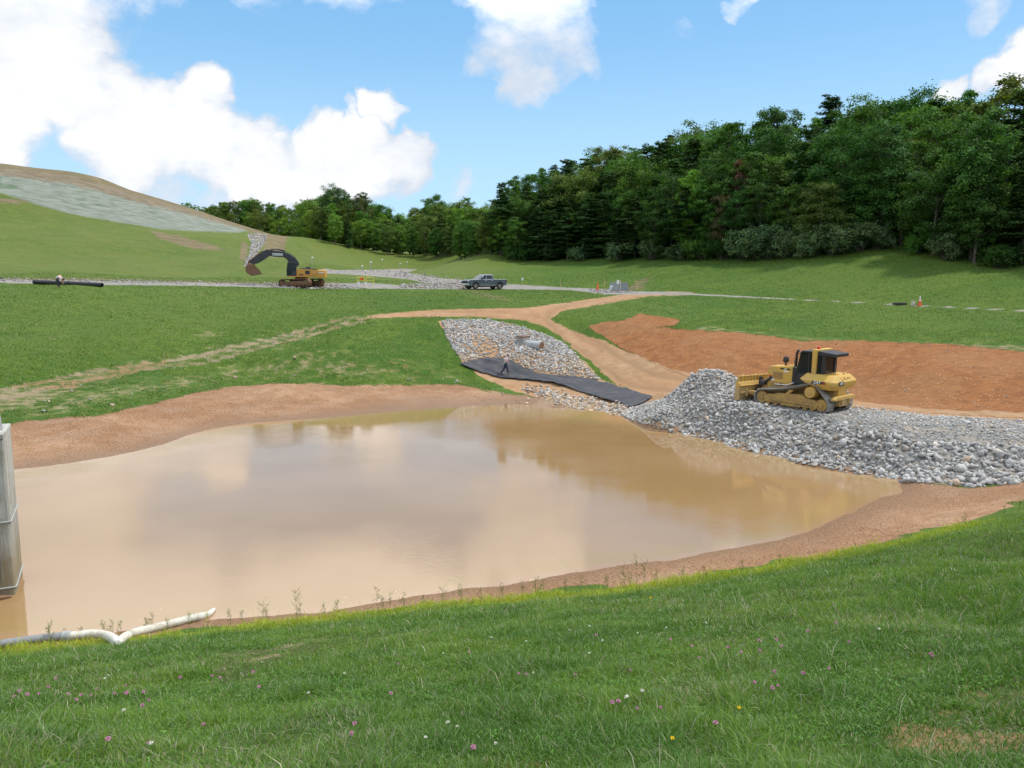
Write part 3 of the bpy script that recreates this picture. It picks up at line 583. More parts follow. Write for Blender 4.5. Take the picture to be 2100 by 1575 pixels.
# the wood across the valley
FE = [(690, 508), (735, 513), (780, 520), (830, 525), (880, 530), (930, 531), (975, 530), (1010, 529)]
FTOP = [(330, 470), (400, 432), (430, 424), (480, 411), (530, 407), (575, 420), (612, 428), (650, 402), (690, 384), (722, 392), (752, 402), (775, 418), (810, 428), (832, 440), (855, 424), (890, 402), (915, 412), (955, 405), (985, 418), (1010, 400), (1060, 385)]
fe = np.array([on_ground(*p) for p in FE])
LF = 'green leafy tree in the wood across the valley'; GF = 'trees of the wood across the valley'
for ri, (off, frac) in enumerate([(2, .55), (10, .74), (20, .88), (32, 1.0), (46, 1.0)]):
    px = 640 if ri else 690
    while px < 1040:
        b0 = np.array([np.interp(px, [a[0] for a in FE], fe[:, 0]), np.interp(px, [a[0] for a in FE], fe[:, 1])]); d = ray(px, 560)[:2]; d /= np.linalg.norm(d)
        x, y = d*(np.linalg.norm(b0) + off + rr_.uniform(-2, 2)); z = H(x, y); full = PY(px, top_z(FTOP, px), y)[2] - z
        ht = min(24, max(7, full*frac*rr_.uniform(.86, 1.03)))
        if rr_.random() < .2: plant(0, 'conifer_tree', 'dark conifer among the leafy trees across the valley', 'tree', 'conifers across the valley', x, y, z, ht, rr_.choice(CONI), 17, jit(PNE2), .95)
        else: plant(0, 'broadleaf_tree', LF, 'tree', GF, x, y, z, ht, rr_.choice(BROAD), 16.6, jit(rr_.choice([MID, LT, OLV, LT, MID])), .95 + .25*rr_.random())
        px += rr_.uniform(20, 32)
LH = 'pale green tree showing over the brow of the seeded hill'; GH = 'trees over the brow of the seeded hill'
for Y, frac in ((262, .93), (285, 1.0), (310, 1.02)):
    px = 385
    while px < 655:
        d = ray(px, 560); d = d/d[1]*Y; x, y = d[0], Y + rr_.uniform(-5, 5); z = H(x, y); zt = PY(px, top_z(FTOP, px), y)[2]
        ht = max(9, min((zt - z)*1.0, 26))*rr_.uniform(.93, 1.02) if Y > 270 else max(8, (PY(px, top_z(FTOP, px) + 26, y)[2] - z))
        plant(0, 'broadleaf_tree', LH, 'tree', GH, x, y, zt - ht if Y > 270 else z, ht, rr_.choice(BROAD), 16.6, jit(rr_.choice([LT, LT, MID, OLV])), 1.0 + .2*rr_.random())
        px += rr_.uniform(18, 27)
def far_single(px, top, off, name, label, proto, base, color, wide):
    b0 = np.array([np.interp(px, [a[0] for a in FE], fe[:, 0]), np.interp(px, [a[0] for a in FE], fe[:, 1])]); d = ray(px, 560)[:2]; d /= np.linalg.norm(d)
    x, y = d*(np.linalg.norm(b0) + off); z = H(x, y); return plant(0, name, label, 'tree', None, x, y, z, PY(px, top, y)[2] - z, proto, base, color, wide)
far_single(688, 380, 16, 'broadleaf_tree', 'tallest dark open crowned tree of the wood across the valley', BROAD[2], 16.6, (.055, .11, .04), .85)
far_single(742, 392, 18, 'broadleaf_tree', 'tall olive brown pine like tree beside the tallest valley tree', BROAD[4], 16.6, (.10, .125, .05), 1.0)
far_single(893, 399, 24, 'broadleaf_tree', 'domed tree rising above its neighbours behind the bright valley meadow', BROAD[0], 16.6, (.075, .155, .036), .9)
far_single(718, 490, 1, 'broadleaf_tree', 'low rounded dark green tree behind the grassy hill shoulder', BROAD[2], 16.6, (.065, .14, .036), 1.3)
e = link('dead_tree', None); b0 = ray(635, 560)*1.; d = b0[:2]/b0[1]*245; e.location = (d[0], 245, H(d[0], 245)); tag(e, 'bare grey dead snag poking above the wood across the valley', 'tree')
ht = PY(635, 398, 245)[2] - e.location.z; e.scale = (ht/20,)*3; link('trunk', snag(), e)
# ------------------------------------------------------------------ broken stone
mr, n = new_mat("limestone")
tn = n.add('ShaderNodeAttribute', attribute_name='tone').outputs['Fac']; hu = n.add('ShaderNodeAttribute', attribute_name='hue').outputs['Fac']
pos = n.add('ShaderNodeNewGeometry').outputs['Position']
c = n.mix(tn, (.205, .196, .186), (.50, .482, .455)); c = n.mix(n.step(hu, .45, 1.), c, n.mix(1., c, (1.12, .90, .68), 'MULTIPLY'))
c = n.mix(n.step(n.noise(pos, 9, 4, .6), .45, .68, 0, .55), c, n.mix(1., c, (.62, .60, .58), 'MULTIPLY'))
bmp = n.add('ShaderNodeBump', _Strength=.5, _Distance=.02, _Height=n.noise(pos, 22, 4, .65))
out_bsdf(n, c, .85, bmp, .2)
def hull_rock(seed, k=13):
    g = np.random.default_rng(seed); bm = bmesh.new()
    for p in unit(g.normal(size=(k, 3)))*(.85 + .3*g.random((k, 1)))*[1, .78, .6]: bm.verts.new(p)
    r_ = bmesh.ops.convex_hull(bm, input=bm.verts[:]); bmesh.ops.delete(bm, geom=[v for v in bm.verts if not v.link_faces], context='VERTS')
    bmesh.ops.triangulate(bm, faces=bm.faces[:]); bm.verts.index_update()
    v = np.array([q.co[:] for q in bm.verts]); f = np.array([[q.index for q in p.verts] for p in bm.faces]); bm.free(); return v, f
ROCK = [hull_rock(100 + i, 12 + i % 6) for i in range(24)]
ROCKS_ = [hull_rock(200 + i, 8) for i in range(12)]
rg = np.random.default_rng(8)
def rot_rand(g, flat=.5):
    a, b_, c_ = g.random()*6.283, g.normal()*flat, g.normal()*flat
    return np.array(Euler((b_, c_, a)).to_matrix())
def rock_heap(name, P, Sz, hue, tone=None, protos=ROCK, label=None, cat=None, sink=.25):
    vs, fs, t_, h_ = [], [], [], []; o = 0
    for i, (p, s_) in enumerate(zip(P, Sz)):
        v, f = protos[int(rg.integers(len(protos)))]; q = (v*s_*.56*(1 + .25*rg.normal(size=3)).clip(.6, 1.6)) @ rot_rand(rg).T + p + [0, 0, s_*(.30 - sink + .12*rg.random())]
        vs.append(q); fs.append(f + o); o += len(v); tt = rg.random() if tone is None else np.clip(tone + .3*rg.normal(), 0, 1); t_ += [tt]*len(f); h_ += [float(np.clip(hue[i] + .35*rg.normal(), 0, 1.2))]*len(f)
    me = mesh_np(name, np.concatenate(vs), np.concatenate(fs))
    for nm, a in (('tone', t_), ('hue', h_)):
        at = me.attributes.new(nm, 'FLOAT', 'FACE'); at.data.foreach_set('value', np.array(a, np.float32))
    me.materials.append(mr); ob = link(name, me); tag(ob, label, cat, kind='stuff'); return ob
def scatter(poly, box, dens, lo=0, hi=400):
    """points over the land inside an outline: box (x0,x1,y0,y1), dens per m2"""
    x0, x1, y0, y1 = box; k = int((x1-x0)*(y1-y0)*dens); x = rg.uniform(x0, x1, k); y = rg.uniform(y0, y1, k); z = height(x, y); r = np.hypot(x, y)
    u, v = to_px(x, y, z); sd_ = poly_sd(poly, u, v); m = (sd_ > 0) & (r > lo) & (r < hi)
    return np.stack([x, y, z], -1)[m], sd_[m], u[m], v[m]
FACE = [(1268, 850), (1300, 832), (1340, 812), (1380, 788), (1415, 768), (1465, 748), (1525, 755), (1555, 802), (1560, 832), (1640, 850), (1720, 868), (1800, 882), (1900, 903), (2000, 912), (2120, 918), (2600, 935), (2600, 985), (2200, 985), (2100, 988), (2050, 996), (1990, 1001), (1930, 992), (1850, 990), (1760, 975), (1650, 953), (1500, 919), (1400, 895), (1300, 864)]
TOPP = [(1540, 812), (1600, 812), (1690, 826), (1770, 836), (1900, 852), (2100, 862), (2600, 885), (2600, 960), (2100, 935), (2000, 925), (1900, 915), (1800, 895), (1720, 880), (1640, 862), (1550, 845)]
def clear_of_dozer(p):                               # the machine has crushed and shoved aside the stone under it
    hx, hy = math.cos(R(130.5)), math.sin(R(130.5)); cx, cy = 15.42, 41.05
    a = (p[:, 0] - cx)*hx + (p[:, 1] - cy)*hy; b_ = -(p[:, 0] - cx)*hy + (p[:, 1] - cy)*hx; return ~((a > -2.5) & (a < 2.55) & (b_ > -1.42) & (b_ < 1.75))
p, _, u, v = scatter(FACE, (6, 30, 24, 50), 120, 24, 52)
sz = (.16 + .14*np.clip((u - 1300)/800, 0, 1))*np.exp(.30*rg.normal(size=len(p))).clip(.55, 2.1)
keep = rg.random(len(p)) < np.clip(.0200/sz**2*1.0, 0, 1); p, sz, u, v = p[keep], sz[keep], u[keep], v[keep]
kk_ = clear_of_dozer(p); p, sz, u, v = p[kk_], sz[kk_], u[kk_], v[kk_]
app = sz/np.hypot(p[:, 0], p[:, 1])*(u < 2120); order = np.argsort(-app); big, rest = order[:300], order[300:]
rock_heap('riprap_rocks', p[rest], sz[rest], np.full(len(rest), .12), .58)
for i in big:                                        # the stones that show largest, each its own
    vv, ff = ROCK[int(rg.integers(len(ROCK)))]; me = bpy.data.meshes.new('riprap_rock')
    q = (vv*sz[i]*.58*(1 + .22*rg.normal(size=3)).clip(.65, 1.5)) @ rot_rand(rg).T
    me = mesh_np('riprap_rock', q, ff); tt = float(np.clip(.6 + .22*rg.normal(), 0, 1)); hh_ = float(np.clip(.12 + .3*rg.normal(), 0, 1.2))
    for nm, a in (('tone', tt), ('hue', hh_)):
        at = me.attributes.new(nm, 'FLOAT', 'FACE'); at.data.foreach_set('value', np.full(len(ff), a, np.float32))
    me.materials.append(mr); o = link('riprap_rock', me); o.location = p[i] + [0, 0, sz[i]*.14]
    tag(o, 'angular grey limestone rock on the sloping face of the rock bank', 'rock', 'large rocks on the face of the rock bank')
p, _, u, v = scatter(TOPP, (6, 34, 30, 50), 62, 24, 52)
kk_ = clear_of_dozer(p) | (rg.random(len(p)) < .5); p = p[kk_]; p[:, 2] -= .05*(~clear_of_dozer(p))
rock_heap('crushed_stone', p, .095*np.exp(.35*rg.normal(size=len(p))), np.full(len(p), .30), .78, ROCKS_)
CHUTE = [(905, 657), (960, 655), (1000, 656), (1050, 664), (1110, 684), (1160, 706), (1190, 737), (1232, 780), (1200, 776), (1130, 765), (1080, 757), (1050, 743), (1036, 734), (1003, 734), (975, 740), (950, 745), (930, 717), (915, 690)]
p, sd_, u, v = scatter(CHUTE, (-9, 14, 52, 80), 58, 50, 80)
bare = fbm(p[:, 0]/2.6, p[:, 1]/4.5, 51, 3) + .25*np.exp(-((u - (930 + (v - 660)*.55 + 40))/22)**2) - .25*(v < 690)
k = rg.random(len(p)) < np.where(bare > .34, .35, .95); p, u, v = p[k], u[k], v[k]
rock_heap('spillway_stones', p, .20*np.exp(.33*rg.normal(size=len(p))).clip(.5, 1.8), np.where(v > 730, .75, .3) + .2*fbm(p[:, 0]/3, p[:, 1]/3, 5), .52)
RUB = [(1060, 782), (1130, 792), (1200, 812), (1290, 828), (1300, 853), (1270, 858), (1200, 848), (1130, 828), (1075, 806)]
p, sd_, u, v = scatter(RUB, (0, 12, 46, 66), 22, 40, 66)
k = rg.random(len(p)) < np.clip(sd_/12, .15, .9); p = p[k]
rock_heap('shore_rubble', p, .23*np.exp(.3*rg.normal(size=len(p))), np.full(len(p), .85), .6)
# stones in the ditches by the roads
D = [([(780, 563), (830, 558), (905, 567), (1000, 574), (960, 590), (890, 585), (830, 571)], (-26, -2, 100, 150), 1.8, .24), ([(660, 553), (760, 553), (830, 555), (830, 559), (660, 558)], (-40, -18, 110, 175), .6, .26), ([(510, 478), (548, 482), (540, 502), (522, 528), (508, 548), (498, 545), (512, 520), (514, 498)], (-80, -40, 110, 210), 4, .32),
     ([(820, 583), (960, 578), (955, 592), (820, 591)], (-20, -4, 94, 118), 7, .26), ([(550, 581), (700, 584), (760, 592), (660, 594), (550, 590)], (-36, -15, 92, 110), 8, .26), ([(-200, 571), (0, 571), (250, 574), (550, 582), (550, 586), (250, 580), (0, 577), (-200, 577)], (-75, -28, 80, 108), 2.2, .22), ([(1205, 592), (1300, 595), (1300, 600), (1220, 602)], (8, 17, 82, 102), 8, .2)]
P_, S_ = [], []
for poly, box, dn, s_ in D:
    p, *_ = scatter(poly, box, dn, 60, 240); P_.append(p); S_.append(s_*np.exp(.3*rg.normal(size=len(p))))
P_, S_ = np.concatenate(P_), np.concatenate(S_); rock_heap('ditch_stones', P_, S_, np.full(len(P_), .45), .30, ROCKS_)
# pale pebbles and clods on the bare slope, the mud and the worn bank
P_, S_ = [], []
for poly, box, dn, s_ in [(REG['clay'][0].P, (4, 50, 34, 80), .8, .07), (REG['worn'][1].P, (-42, -2, 34, 66), .5, .13), (REG['worn'][0].P, (-46, -6, 34, 82), .8, .10), ([(1030, 800), (1110, 812), (1290, 852), (1290, 860), (1100, 832), (985, 826), (960, 808)], (-6, 10, 48, 64), 1.2, .15)]:
    p, *_ = scatter(poly, box, dn, 30, 90); P_.append(p); S_.append(s_*np.exp(.4*rg.normal(size=len(p))))
P_, S_ = np.concatenate(P_), np.concatenate(S_); rock_heap('loose_stones', P_, S_, np.full(len(P_), .9), .5, ROCKS_)
# ------------------------------------------------------------------ part modelling
def paint(name, col, dirt=(.23, .17, .11), amount=.5, rough=.45, metal=0., spec=.4, low=None):
    m, n = new_mat(name); tc = n.add('ShaderNodeTexCoord').outputs['Object']
    f = n.math('MULTIPLY', n.step(n.math('ADD', n.math('MULTIPLY', n.noise(tc, 2.2, 5, .65), .6), n.math('MULTIPLY', n.noise(tc, 11, 4, .65), .4)), .40, .66), amount)
    if low is not None:                               # mud caked up to a height
        z = n.add('ShaderNodeSeparateXYZ', tc).outputs[2]; f = n.math('MAXIMUM', f, n.math('MULTIPLY', n.step(n.math('ADD', z, n.math('MULTIPLY', n.math('SUBTRACT', n.noise(tc, 4, 4), .5), .6)), low + .25, low - .2), .85))
    out_bsdf(n, n.mix(f, col, dirt), n.math('ADD', rough, n.math('MULTIPLY', f, .9 - rough)), None, spec, metal); return m
def glass(name, tint=(.5, .56, .54), clear=.5):
    m, n = new_mat(name); g_ = n.add('ShaderNodeBsdfPrincipled', _Base_Color=(.02, .026, .028), _Roughness=.06)
    t = n.add('ShaderNodeBsdfTransparent', tint); n.l.new(n.add('ShaderNodeMixShader', clear, g_.outputs[0], t.outputs[0]).outputs[0], n.add('ShaderNodeOutputMaterial').inputs[0]); return m
YEL = paint("yellow_paint", (.56, .33, .055), (.38, .26, .13), .8, .55, low=.8)
YELC = paint("dusty_yellow_paint", (.57, .34, .055), (.42, .29, .14), .6, .5)
MUDY = paint("muddy_yellow_steel", (.42, .25, .07), (.22, .14, .075), .85, .7)
STEEL = paint("worn_track_steel", (.30, .285, .26), (.19, .125, .075), .55, .55, .3)
RUST = paint("rusty_muddy_steel", (.20, .105, .055), (.13, .065, .035), .7, .75)
BLK = paint("black_paint", (.022, .022, .024), (.09, .075, .06), .35, .5)
NAVY = paint("charcoal_boom_paint", (.032, .034, .042), (.10, .085, .075), .35, .45)
ORG = paint("amber_paint", (.58, .27, .035), (.36, .21, .09), .55)
WHT = paint("white_paint", (.78, .78, .76), (.5, .45, .38), .2)
REDP = paint("red_plastic", (.55, .03, .015), (.3, .1, .05), .1)
CONEO = paint("orange_plastic", (.70, .10, .02), (.4, .12, .05), .25)
GRYP = paint("grey_metallic_paint", (.085, .105, .140), (.30, .26, .21), .2, .28, .35, .5, low=.55)
CHR = paint("dull_chrome", (.62, .63, .65), (.35, .32, .28), .3, .25, .8)
RUB_ = paint("tyre_rubber", (.022, .022, .022), (.16, .125, .09), .6, .85)
RIM = paint("dusty_rim", (.28, .265, .24), (.24, .19, .13), .6, .5, .4)
GLS = glass("cab_glass"); GLSD = glass("dark_glass", (.2, .22, .24), .25)
BARE = paint("concrete", (.30, .29, .265), (.19, .175, .15), .7, .85)
LOGO_W = paint("white_lettering", (.80, .80, .78), (.6, .55, .45), .15)
TL = paint("tail_lamp", (.35, .02, .02), (.2, .05, .03), .1, .3)
def finish(name, bm, mat, parent=None, bev=.02, seg=2, smooth=35):
    bmesh.ops.recalc_face_normals(bm, faces=bm.faces[:]); me = bpy.data.meshes.new(name); bm.to_mesh(me); bm.free(); me.materials.append(mat)
    if smooth: me.polygons.foreach_set('use_smooth', np.ones(len(me.polygons), bool)); me.set_sharp_from_angle(angle=R(smooth))
    o = link(name, me, parent)
    if bev: b_ = o.modifiers.new('bevel', 'BEVEL'); b_.width = bev; b_.segments = seg; b_.limit_method = 'ANGLE'; b_.angle_limit = R(40); b_.harden_normals = True
    return o
def BM(): return bmesh.new()
def poly_faces(bm, vs, fs):
    vv = [bm.verts.new(v) for v in vs]
    for f in fs:
        try: bm.faces.new([vv[i] for i in f])
        except ValueError: pass
    return vv
def prism(bm, prof, a, b, axis='y', M=None):
    """extrude an outline: axis y takes (x,z), axis x takes (y,z), axis z takes (x,y)"""
    f = {'y': lambda p, t: (p[0], t, p[1]), 'x': lambda p, t: (t, p[0], p[1]), 'z': lambda p, t: (p[0], p[1], t)}[axis]; k = len(prof)
    vs = [Vector(f(p, a)) for p in prof] + [Vector(f(p, b)) for p in prof]
    if M is not None: vs = [M @ v for v in vs]
    poly_faces(bm, vs, [tuple(range(k)), tuple(range(2*k-1, k-1, -1))] + [(i, (i+1) % k, (i+1) % k + k, i + k) for i in range(k)])
def bx(bm, x0, x1, y0, y1, z0, z1, M=None): prism(bm, [(x0, z0), (x1, z0), (x1, z1), (x0, z1)], y0, y1, 'y', M)
def rings(bm, rs, cap=True):
    """loft: a list of equal rings of points"""
    k = len(rs[0]); vs = [p for r_ in rs for p in r_]; fs = [(i*k+j, i*k+(j+1) % k, (i+1)*k+(j+1) % k, (i+1)*k+j) for i in range(len(rs)-1) for j in range(k)]
    if cap: fs += [tuple(range(k))[::-1], tuple(range((len(rs)-1)*k, len(rs)*k))]
    return poly_faces(bm, vs, fs)
def pipe(bm, path, r, k=8, cap=True):
    P = np.array(path, float); rad = r if hasattr(r, '__len__') else [r]*len(P); v, f = tube(P, rad, k)
    if cap: f = f + [tuple(range(k)), tuple(range((len(P)-1)*k, len(P)*k))]
    poly_faces(bm, [tuple(q) for q in v], f)
def cyl(bm, p0, p1, r0, r1=None, k=18): pipe(bm, [p0, p1], [r0, r0 if r1 is None else r1], k)
def lathe(bm, prof, k=20, c=(0, 0, 0)):
    rs = [[(c[0] + r_*math.cos(6.28319*j/k), c[1] + r_*math.sin(6.28319*j/k), c[2] + z) for j in range(k)] for r_, z in prof]; rings(bm, rs)
def text(name, s, size, mat, parent, M, thick=.006, sx=1.):
    cu = bpy.data.curves.new(name, 'FONT'); cu.body = s; cu.size = size; cu.align_x = 'CENTER'; cu.align_y = 'CENTER'; cu.extrude = thick; cu.offset = size*.022; cu.resolution_u = 3
    t = bpy.data.objects.new('tmp', cu); me = bpy.data.meshes.new_from_object(t); bpy.data.objects.remove(t); me.name = name
    me.materials.clear(); me.materials.append(mat); me.transform(M @ Matrix.Diagonal((sx, 1, 1, 1))); return link(name, me, parent)
def frame(o, x, y, z):                                 # text lies in local XY facing +Z: build the matrix from axes
    x, y, z = Vector(x).normalized(), Vector(y).normalized(), Vector(z).normalized(); return Matrix.Translation(o) @ Matrix((x, y, z)).transposed().to_4x4()
def thing(name, label, cat, loc, rz=0, group=None, tilt=(0, 0)):
    o = link(name, None); o.empty_display_size = .3; o.location = loc; o.rotation_euler = (tilt[0], tilt[1], rz); tag(o, label, cat, group); return o
def hull2(circles, k=40):
    pts_ = sorted({(round(x + r_*math.cos(6.28319*i/k), 5), round(z + r_*math.sin(6.28319*i/k), 5)) for x, z, r_ in circles for i in range(k)})
    def half(ps):
        h = []
        for p in ps:
            while len(h) > 1 and (h[-1][0]-h[-2][0])*(p[1]-h[-2][1]) - (h[-1][1]-h[-2][1])*(p[0]-h[-2][0]) <= 0: h.pop()
            h.append(p)
        return h
    return half(pts_)[:-1] + half(pts_[::-1])[:-1]
def resample(loop, pitch):
    P = np.array(loop + [loop[0]]); s = np.concatenate([[0], np.cumsum(np.linalg.norm(np.diff(P, axis=0), axis=1))]); k = int(round(s[-1]/pitch)); t = np.linspace(0, s[-1], k, endpoint=False)
    return np.stack([np.interp(t, s, P[:, 0]), np.interp(t, s, P[:, 1])], -1), s[-1]/k
def track_belt(circles, yc, wd, pitch=.19, grouser=.055, sag=None):
    loop = hull2(circles)
    P, pt = resample(loop, pitch)
    if sag is not None: P = np.array([sag(p) for p in P])
    bm = BM(); k = len(P)
    for i in range(k):
        a, b_ = P[i], P[(i+1) % k]; t = (b_ - a)/np.linalg.norm(b_ - a); nrm = np.array([t[1], -t[0]]); c = (a + b_)/2     # counter clockwise loop: this normal points out
        M = Matrix(((t[0], 0, nrm[0], c[0]), (0, 1, 0, yc), (t[1], 0, nrm[1], c[1]), (0, 0, 0, 1)))
        bx(bm, -pt*.47, pt*.47, -wd/2, wd/2, -.012, .022, M); bx(bm, -pt*.44, -pt*.30, -wd/2, wd/2, .020, .020 + grouser, M)
        bx(bm, -pt*.40, pt*.40, -.16, -.09, -.09, -.012, M); bx(bm, -pt*.40, pt*.40, .09, .16, -.09, -.012, M)
    return bm
# ------------------------------------------------------------------ bulldozer
def bulldozer(loc, rz, tilt):
    T = thing('bulldozer', 'yellow crawler bulldozer with raised sprockets, pushing stone on the rock bank', 'bulldozer', loc, rz, None, tilt)
    for s in (1, -1):
        yc = .98*s; tr = link('track_assembly', None, T)
        cir = [(1.66, .42, .40), (-1.70, .42, .40), (-1.12, 1.02, .44)]
        def sag(p): return p - np.array([0, .09*math.sin(math.pi*np.clip((p[0] + .9)/2.5, 0, 1))]) if p[1] > .72 and p[0] > -.95 else p
        finish('track', track_belt(cir, yc, .64, sag=sag), STEEL, tr, 0, smooth=0)
        bm = BM(); yo = yc + .30*s; yi = yc - .26*s; a, b_ = min(yo, yi), max(yo, yi)
        prism(bm, [(1.42, .20), (1.55, .45), (1.30, .62), (.95, .66), (.75, .74), (.1, .78), (-.55, .82), (-.85, .72), (-1.35, .62), (-1.62, .50), (-1.45, .18), (.9, .20)], a + .03, b_ - .03)
        prism(bm, [(1.05, .30), (1.05, .50), (.7, .60), (-1.2, .54), (-1.35, .30)], b_ - .04 if s > 0 else a - .015, b_ + .015 if s > 0 else a + .04)
        bx(bm, -.6, .5, b_ - .05 if s > 0 else a - .03, b_ + .03 if s > 0 else a + .05, .15, .27); prism(bm, [(.1, .72), (.35, .72), (.05, 1.02), (-.15, 1.0)], a + .12, b_ - .02)
        finish('track_frame', bm, MUDY, tr, .025)
        bm = BM(); cyl(bm, (-1.12, yc - .2*s, 1.02), (-1.12, yc + .40*s, 1.02), .30, .28, 28); cyl(bm, (-1.12, yc + .40*s, 1.02), (-1.12, yc + .44*s, 1.02), .13, .12, 20); finish('final_drive', bm, YEL, tr, .02)
        bm = BM()
        for x, z, r_ in ((1.66, .42, .30), (-1.70, .42, .30)): cyl(bm, (x, yc - .22*s, z), (x, yc + .22*s, z), r_, r_, 24); cyl(bm, (x, yc - .27*s, z), (x, yc + .27*s, z), .12, .12, 16)
        for k in range(7): cyl(bm, (-1.25 + k*.42, yc - .24*s, .19), (-1.25 + k*.42, yc + .24*s, .19), .12, .12, 14)
        finish('rollers', bm, MUDY, tr, 0)
    bm = BM(); bx(bm, -1.75, 1.65, -.56, .56, .50, 1.22); bx(bm, -2.02, -1.70, -.52, .52, .70, 1.30); finish('chassis', bm, MUDY, T, .03)
    bm = BM(); prism(bm, [(1.80, .78), (1.86, 1.30), (1.80, 1.96), (1.70, 2.03), (.36, 2.12), (.36, 1.12), (1.20, 1.12), (1.22, .78)], -.50, .50); prism(bm, [(1.0, 2.07), (1.02, 2.12), (.5, 2.17), (.48, 2.11)], -.25, .25)
    hood = finish('hood', bm, YELC, T, .05, 3)
    for s in (1, -1):
        bm = BM()
        for k in range(7): bx(bm, .95, 1.48, .50*s, .515*s, 1.40 + k*.05, 1.425 + k*.05)
        bx(bm, .93, 1.50, .495*s, .508*s, 1.38, 1.75); finish('grille', bm, MUDY, hood, 0)
        bm = BM(); bx(bm, .52, 1.10, .50*s, .506*s, 1.92, 2.00); finish('name_decal', bm, BLK, hood, 0)
        text('decal_lettering', 'D6N', .085, LOGO_W, hood, frame((.80, .508*s, 1.96), (-s, 0, 0), (0, 0, 1), (0, s, 0)), .002)
        bm = BM(); bx(bm, .62, .90, .50*s, .505*s, 1.80, 1.86); finish('pale_sticker', bm, LOGO_W, hood, 0)
        bm = BM(); bx(bm, 1.42, 1.80, .50*s, .506*s, 1.26, 1.40); finish('number_plate', bm, WHT, hood, 0)
        bm = BM(); bx(bm, 1.58, 1.76, .50*s, .505*s, 1.44, 1.54); finish('warning_decal', bm, REDP, hood, 0)
        bm = BM(); pipe(bm, [(1.30, .60*s, 1.10), (.6, .60*s, 1.13), (.2, .60*s, 1.30)], .022); finish('hand_rail', bm, CHR, T, 0)
    bm = BM(); prism(bm, [(.36, 1.12), (.36, 2.12), (.10, 2.10), (-.04, 1.70), (-.04, 1.12)], -.56, .56); finish('firewall', bm, BLK, T, .02)
    bm = BM(); lathe(bm, [(.05, 2.0), (.05, 2.26), (.13, 2.28), (.155, 2.36), (.15, 2.50), (.10, 2.58), (.02, 2.60)], 18, (1.02, .12, 0)); finish('air_cleaner', bm, BLK, T, 0)
    bm = BM(); pipe(bm, [(.40, .16, 2.05), (.40, .16, 2.80), (.35, .16, 2.93), (.27, .16, 3.0)], [.065, .065, .065, .07], 14); finish('exhaust_stack', bm, BLK, T, 0)
    # cab: posts, panes, roof
    cab = link('cab', None, T); bm = BM()
    for s in (1, -1):
        pipe(bm, [(.06, .60*s, 1.32), (.10, .62*s, 1.75), (-.12, .62*s, 2.98)], .045, 8); pipe(bm, [(-.12, .62*s, 2.98), (-1.3, .66*s, 3.0)], .05, 8)
        bx(bm, -1.42, -1.28, .60*s - .06, .60*s + .06, 1.75, 2.98); bx(bm, -.62, -.56, .66*s - .03, .66*s + .03, 1.75, 2.98); bx(bm, -1.3, .06, .62*s - .04, .62*s + .04, 1.30, 1.84)
    bx(bm, -1.42, -1.32, -.6, .6, 1.72, 1.92); bx(bm, -1.42, -1.32, -.6, .6, 2.84, 2.98); bx(bm, -1.42, -1.32, -.60, -.44, 1.8, 2.98); bx(bm, -1.42, -1.32, .46, .60, 1.8, 2.98)
    finish('cab_frame', bm, BLK, cab, .015)
    bm = BM(); bx(bm, -.16, -.80, -.72, .72, 2.97, 3.06); prism(bm, [(-1.05, 2.88), (-1.98, 2.84), (-2.02, 3.02), (-1.05, 3.10)], -.70, .70); bx(bm, -1.05, -.75, -.66, .66, 2.97, 3.07); finish('roof', bm, BLK, cab, .04)
    bm = BM()
    for s in (1, -1): prism(bm, [(-.82, 1.86), (-1.04, 1.86), (-1.06, 3.10), (-.80, 3.10)], .70*s - .09, .70*s + .09)
    bx(bm, -1.07, -.79, -.79, .79, 3.075, 3.17); finish('rollover_bar', bm, YELC, cab, .02)
    bm = BM()
    for s in (1, -1): prism(bm, [(.06, 1.84), (-.12, 2.94), (-.56, 2.94), (-.56, 1.84)], .655*s - .004, .655*s + .004); prism(bm, [(-.62, 1.84), (-.62, 2.94), (-1.28, 2.94), (-1.28, 1.84)], .655*s - .004, .655*s + .004)
    prism(bm, [(.07, 1.80), (-.13, 2.95), (-.138, 2.95), (.062, 1.80)], -.6, .6); bx(bm, -1.375, -1.365, -.46, .46, 1.9, 2.86); finish('windows', bm, GLS, cab, 0)
    bm = BM(); bx(bm, -1.0, -.45, -.28, .28, 1.5, 1.72); prism(bm, [(-.95, 1.7), (-.82, 1.7), (-.98, 2.42), (-1.12, 2.40)], -.26, .26); bx(bm, -1.0, -.5, .30, .42, 1.72, 1.92); bx(bm, -1.0, -.5, -.42, -.30, 1.72, 1.92); bx(bm, -.15, .0, -.4, .4, 1.5, 2.0); finish('operator_seat', bm, BLK, cab, .03)
    bm = BM(); lathe(bm, [(.07, 0), (.08, .05), (.075, .12), (.04, .16), (.005, .17)], 14, (-.9, .35, 3.16)); finish('beacon', bm, REDP, cab, 0)
    bm = BM(); pipe(bm, [(.14, .70, 1.45), (.16, .74, 2.45), (.05, .74, 2.86), (-.1, .68, 2.9)], .022, 6); pipe(bm, [(.14, -.70, 1.45), (.16, -.74, 2.45), (.05, -.74, 2.86)], .022, 6); finish('grab_rail', bm, BLK, cab, 0)
    # fuel tank with wings over the tracks
    def ringp(z, xf, xr, y0, ch): return [(xf, y0 - ch, z), (xf - ch, y0, z), (xr + ch*1.1, y0, z), (xr, y0 - ch*1.1, z), (xr, -y0 + ch*1.1, z), (xr + ch*1.1, -y0, z), (xf - ch, -y0, z), (xf, -y0 + ch, z)]
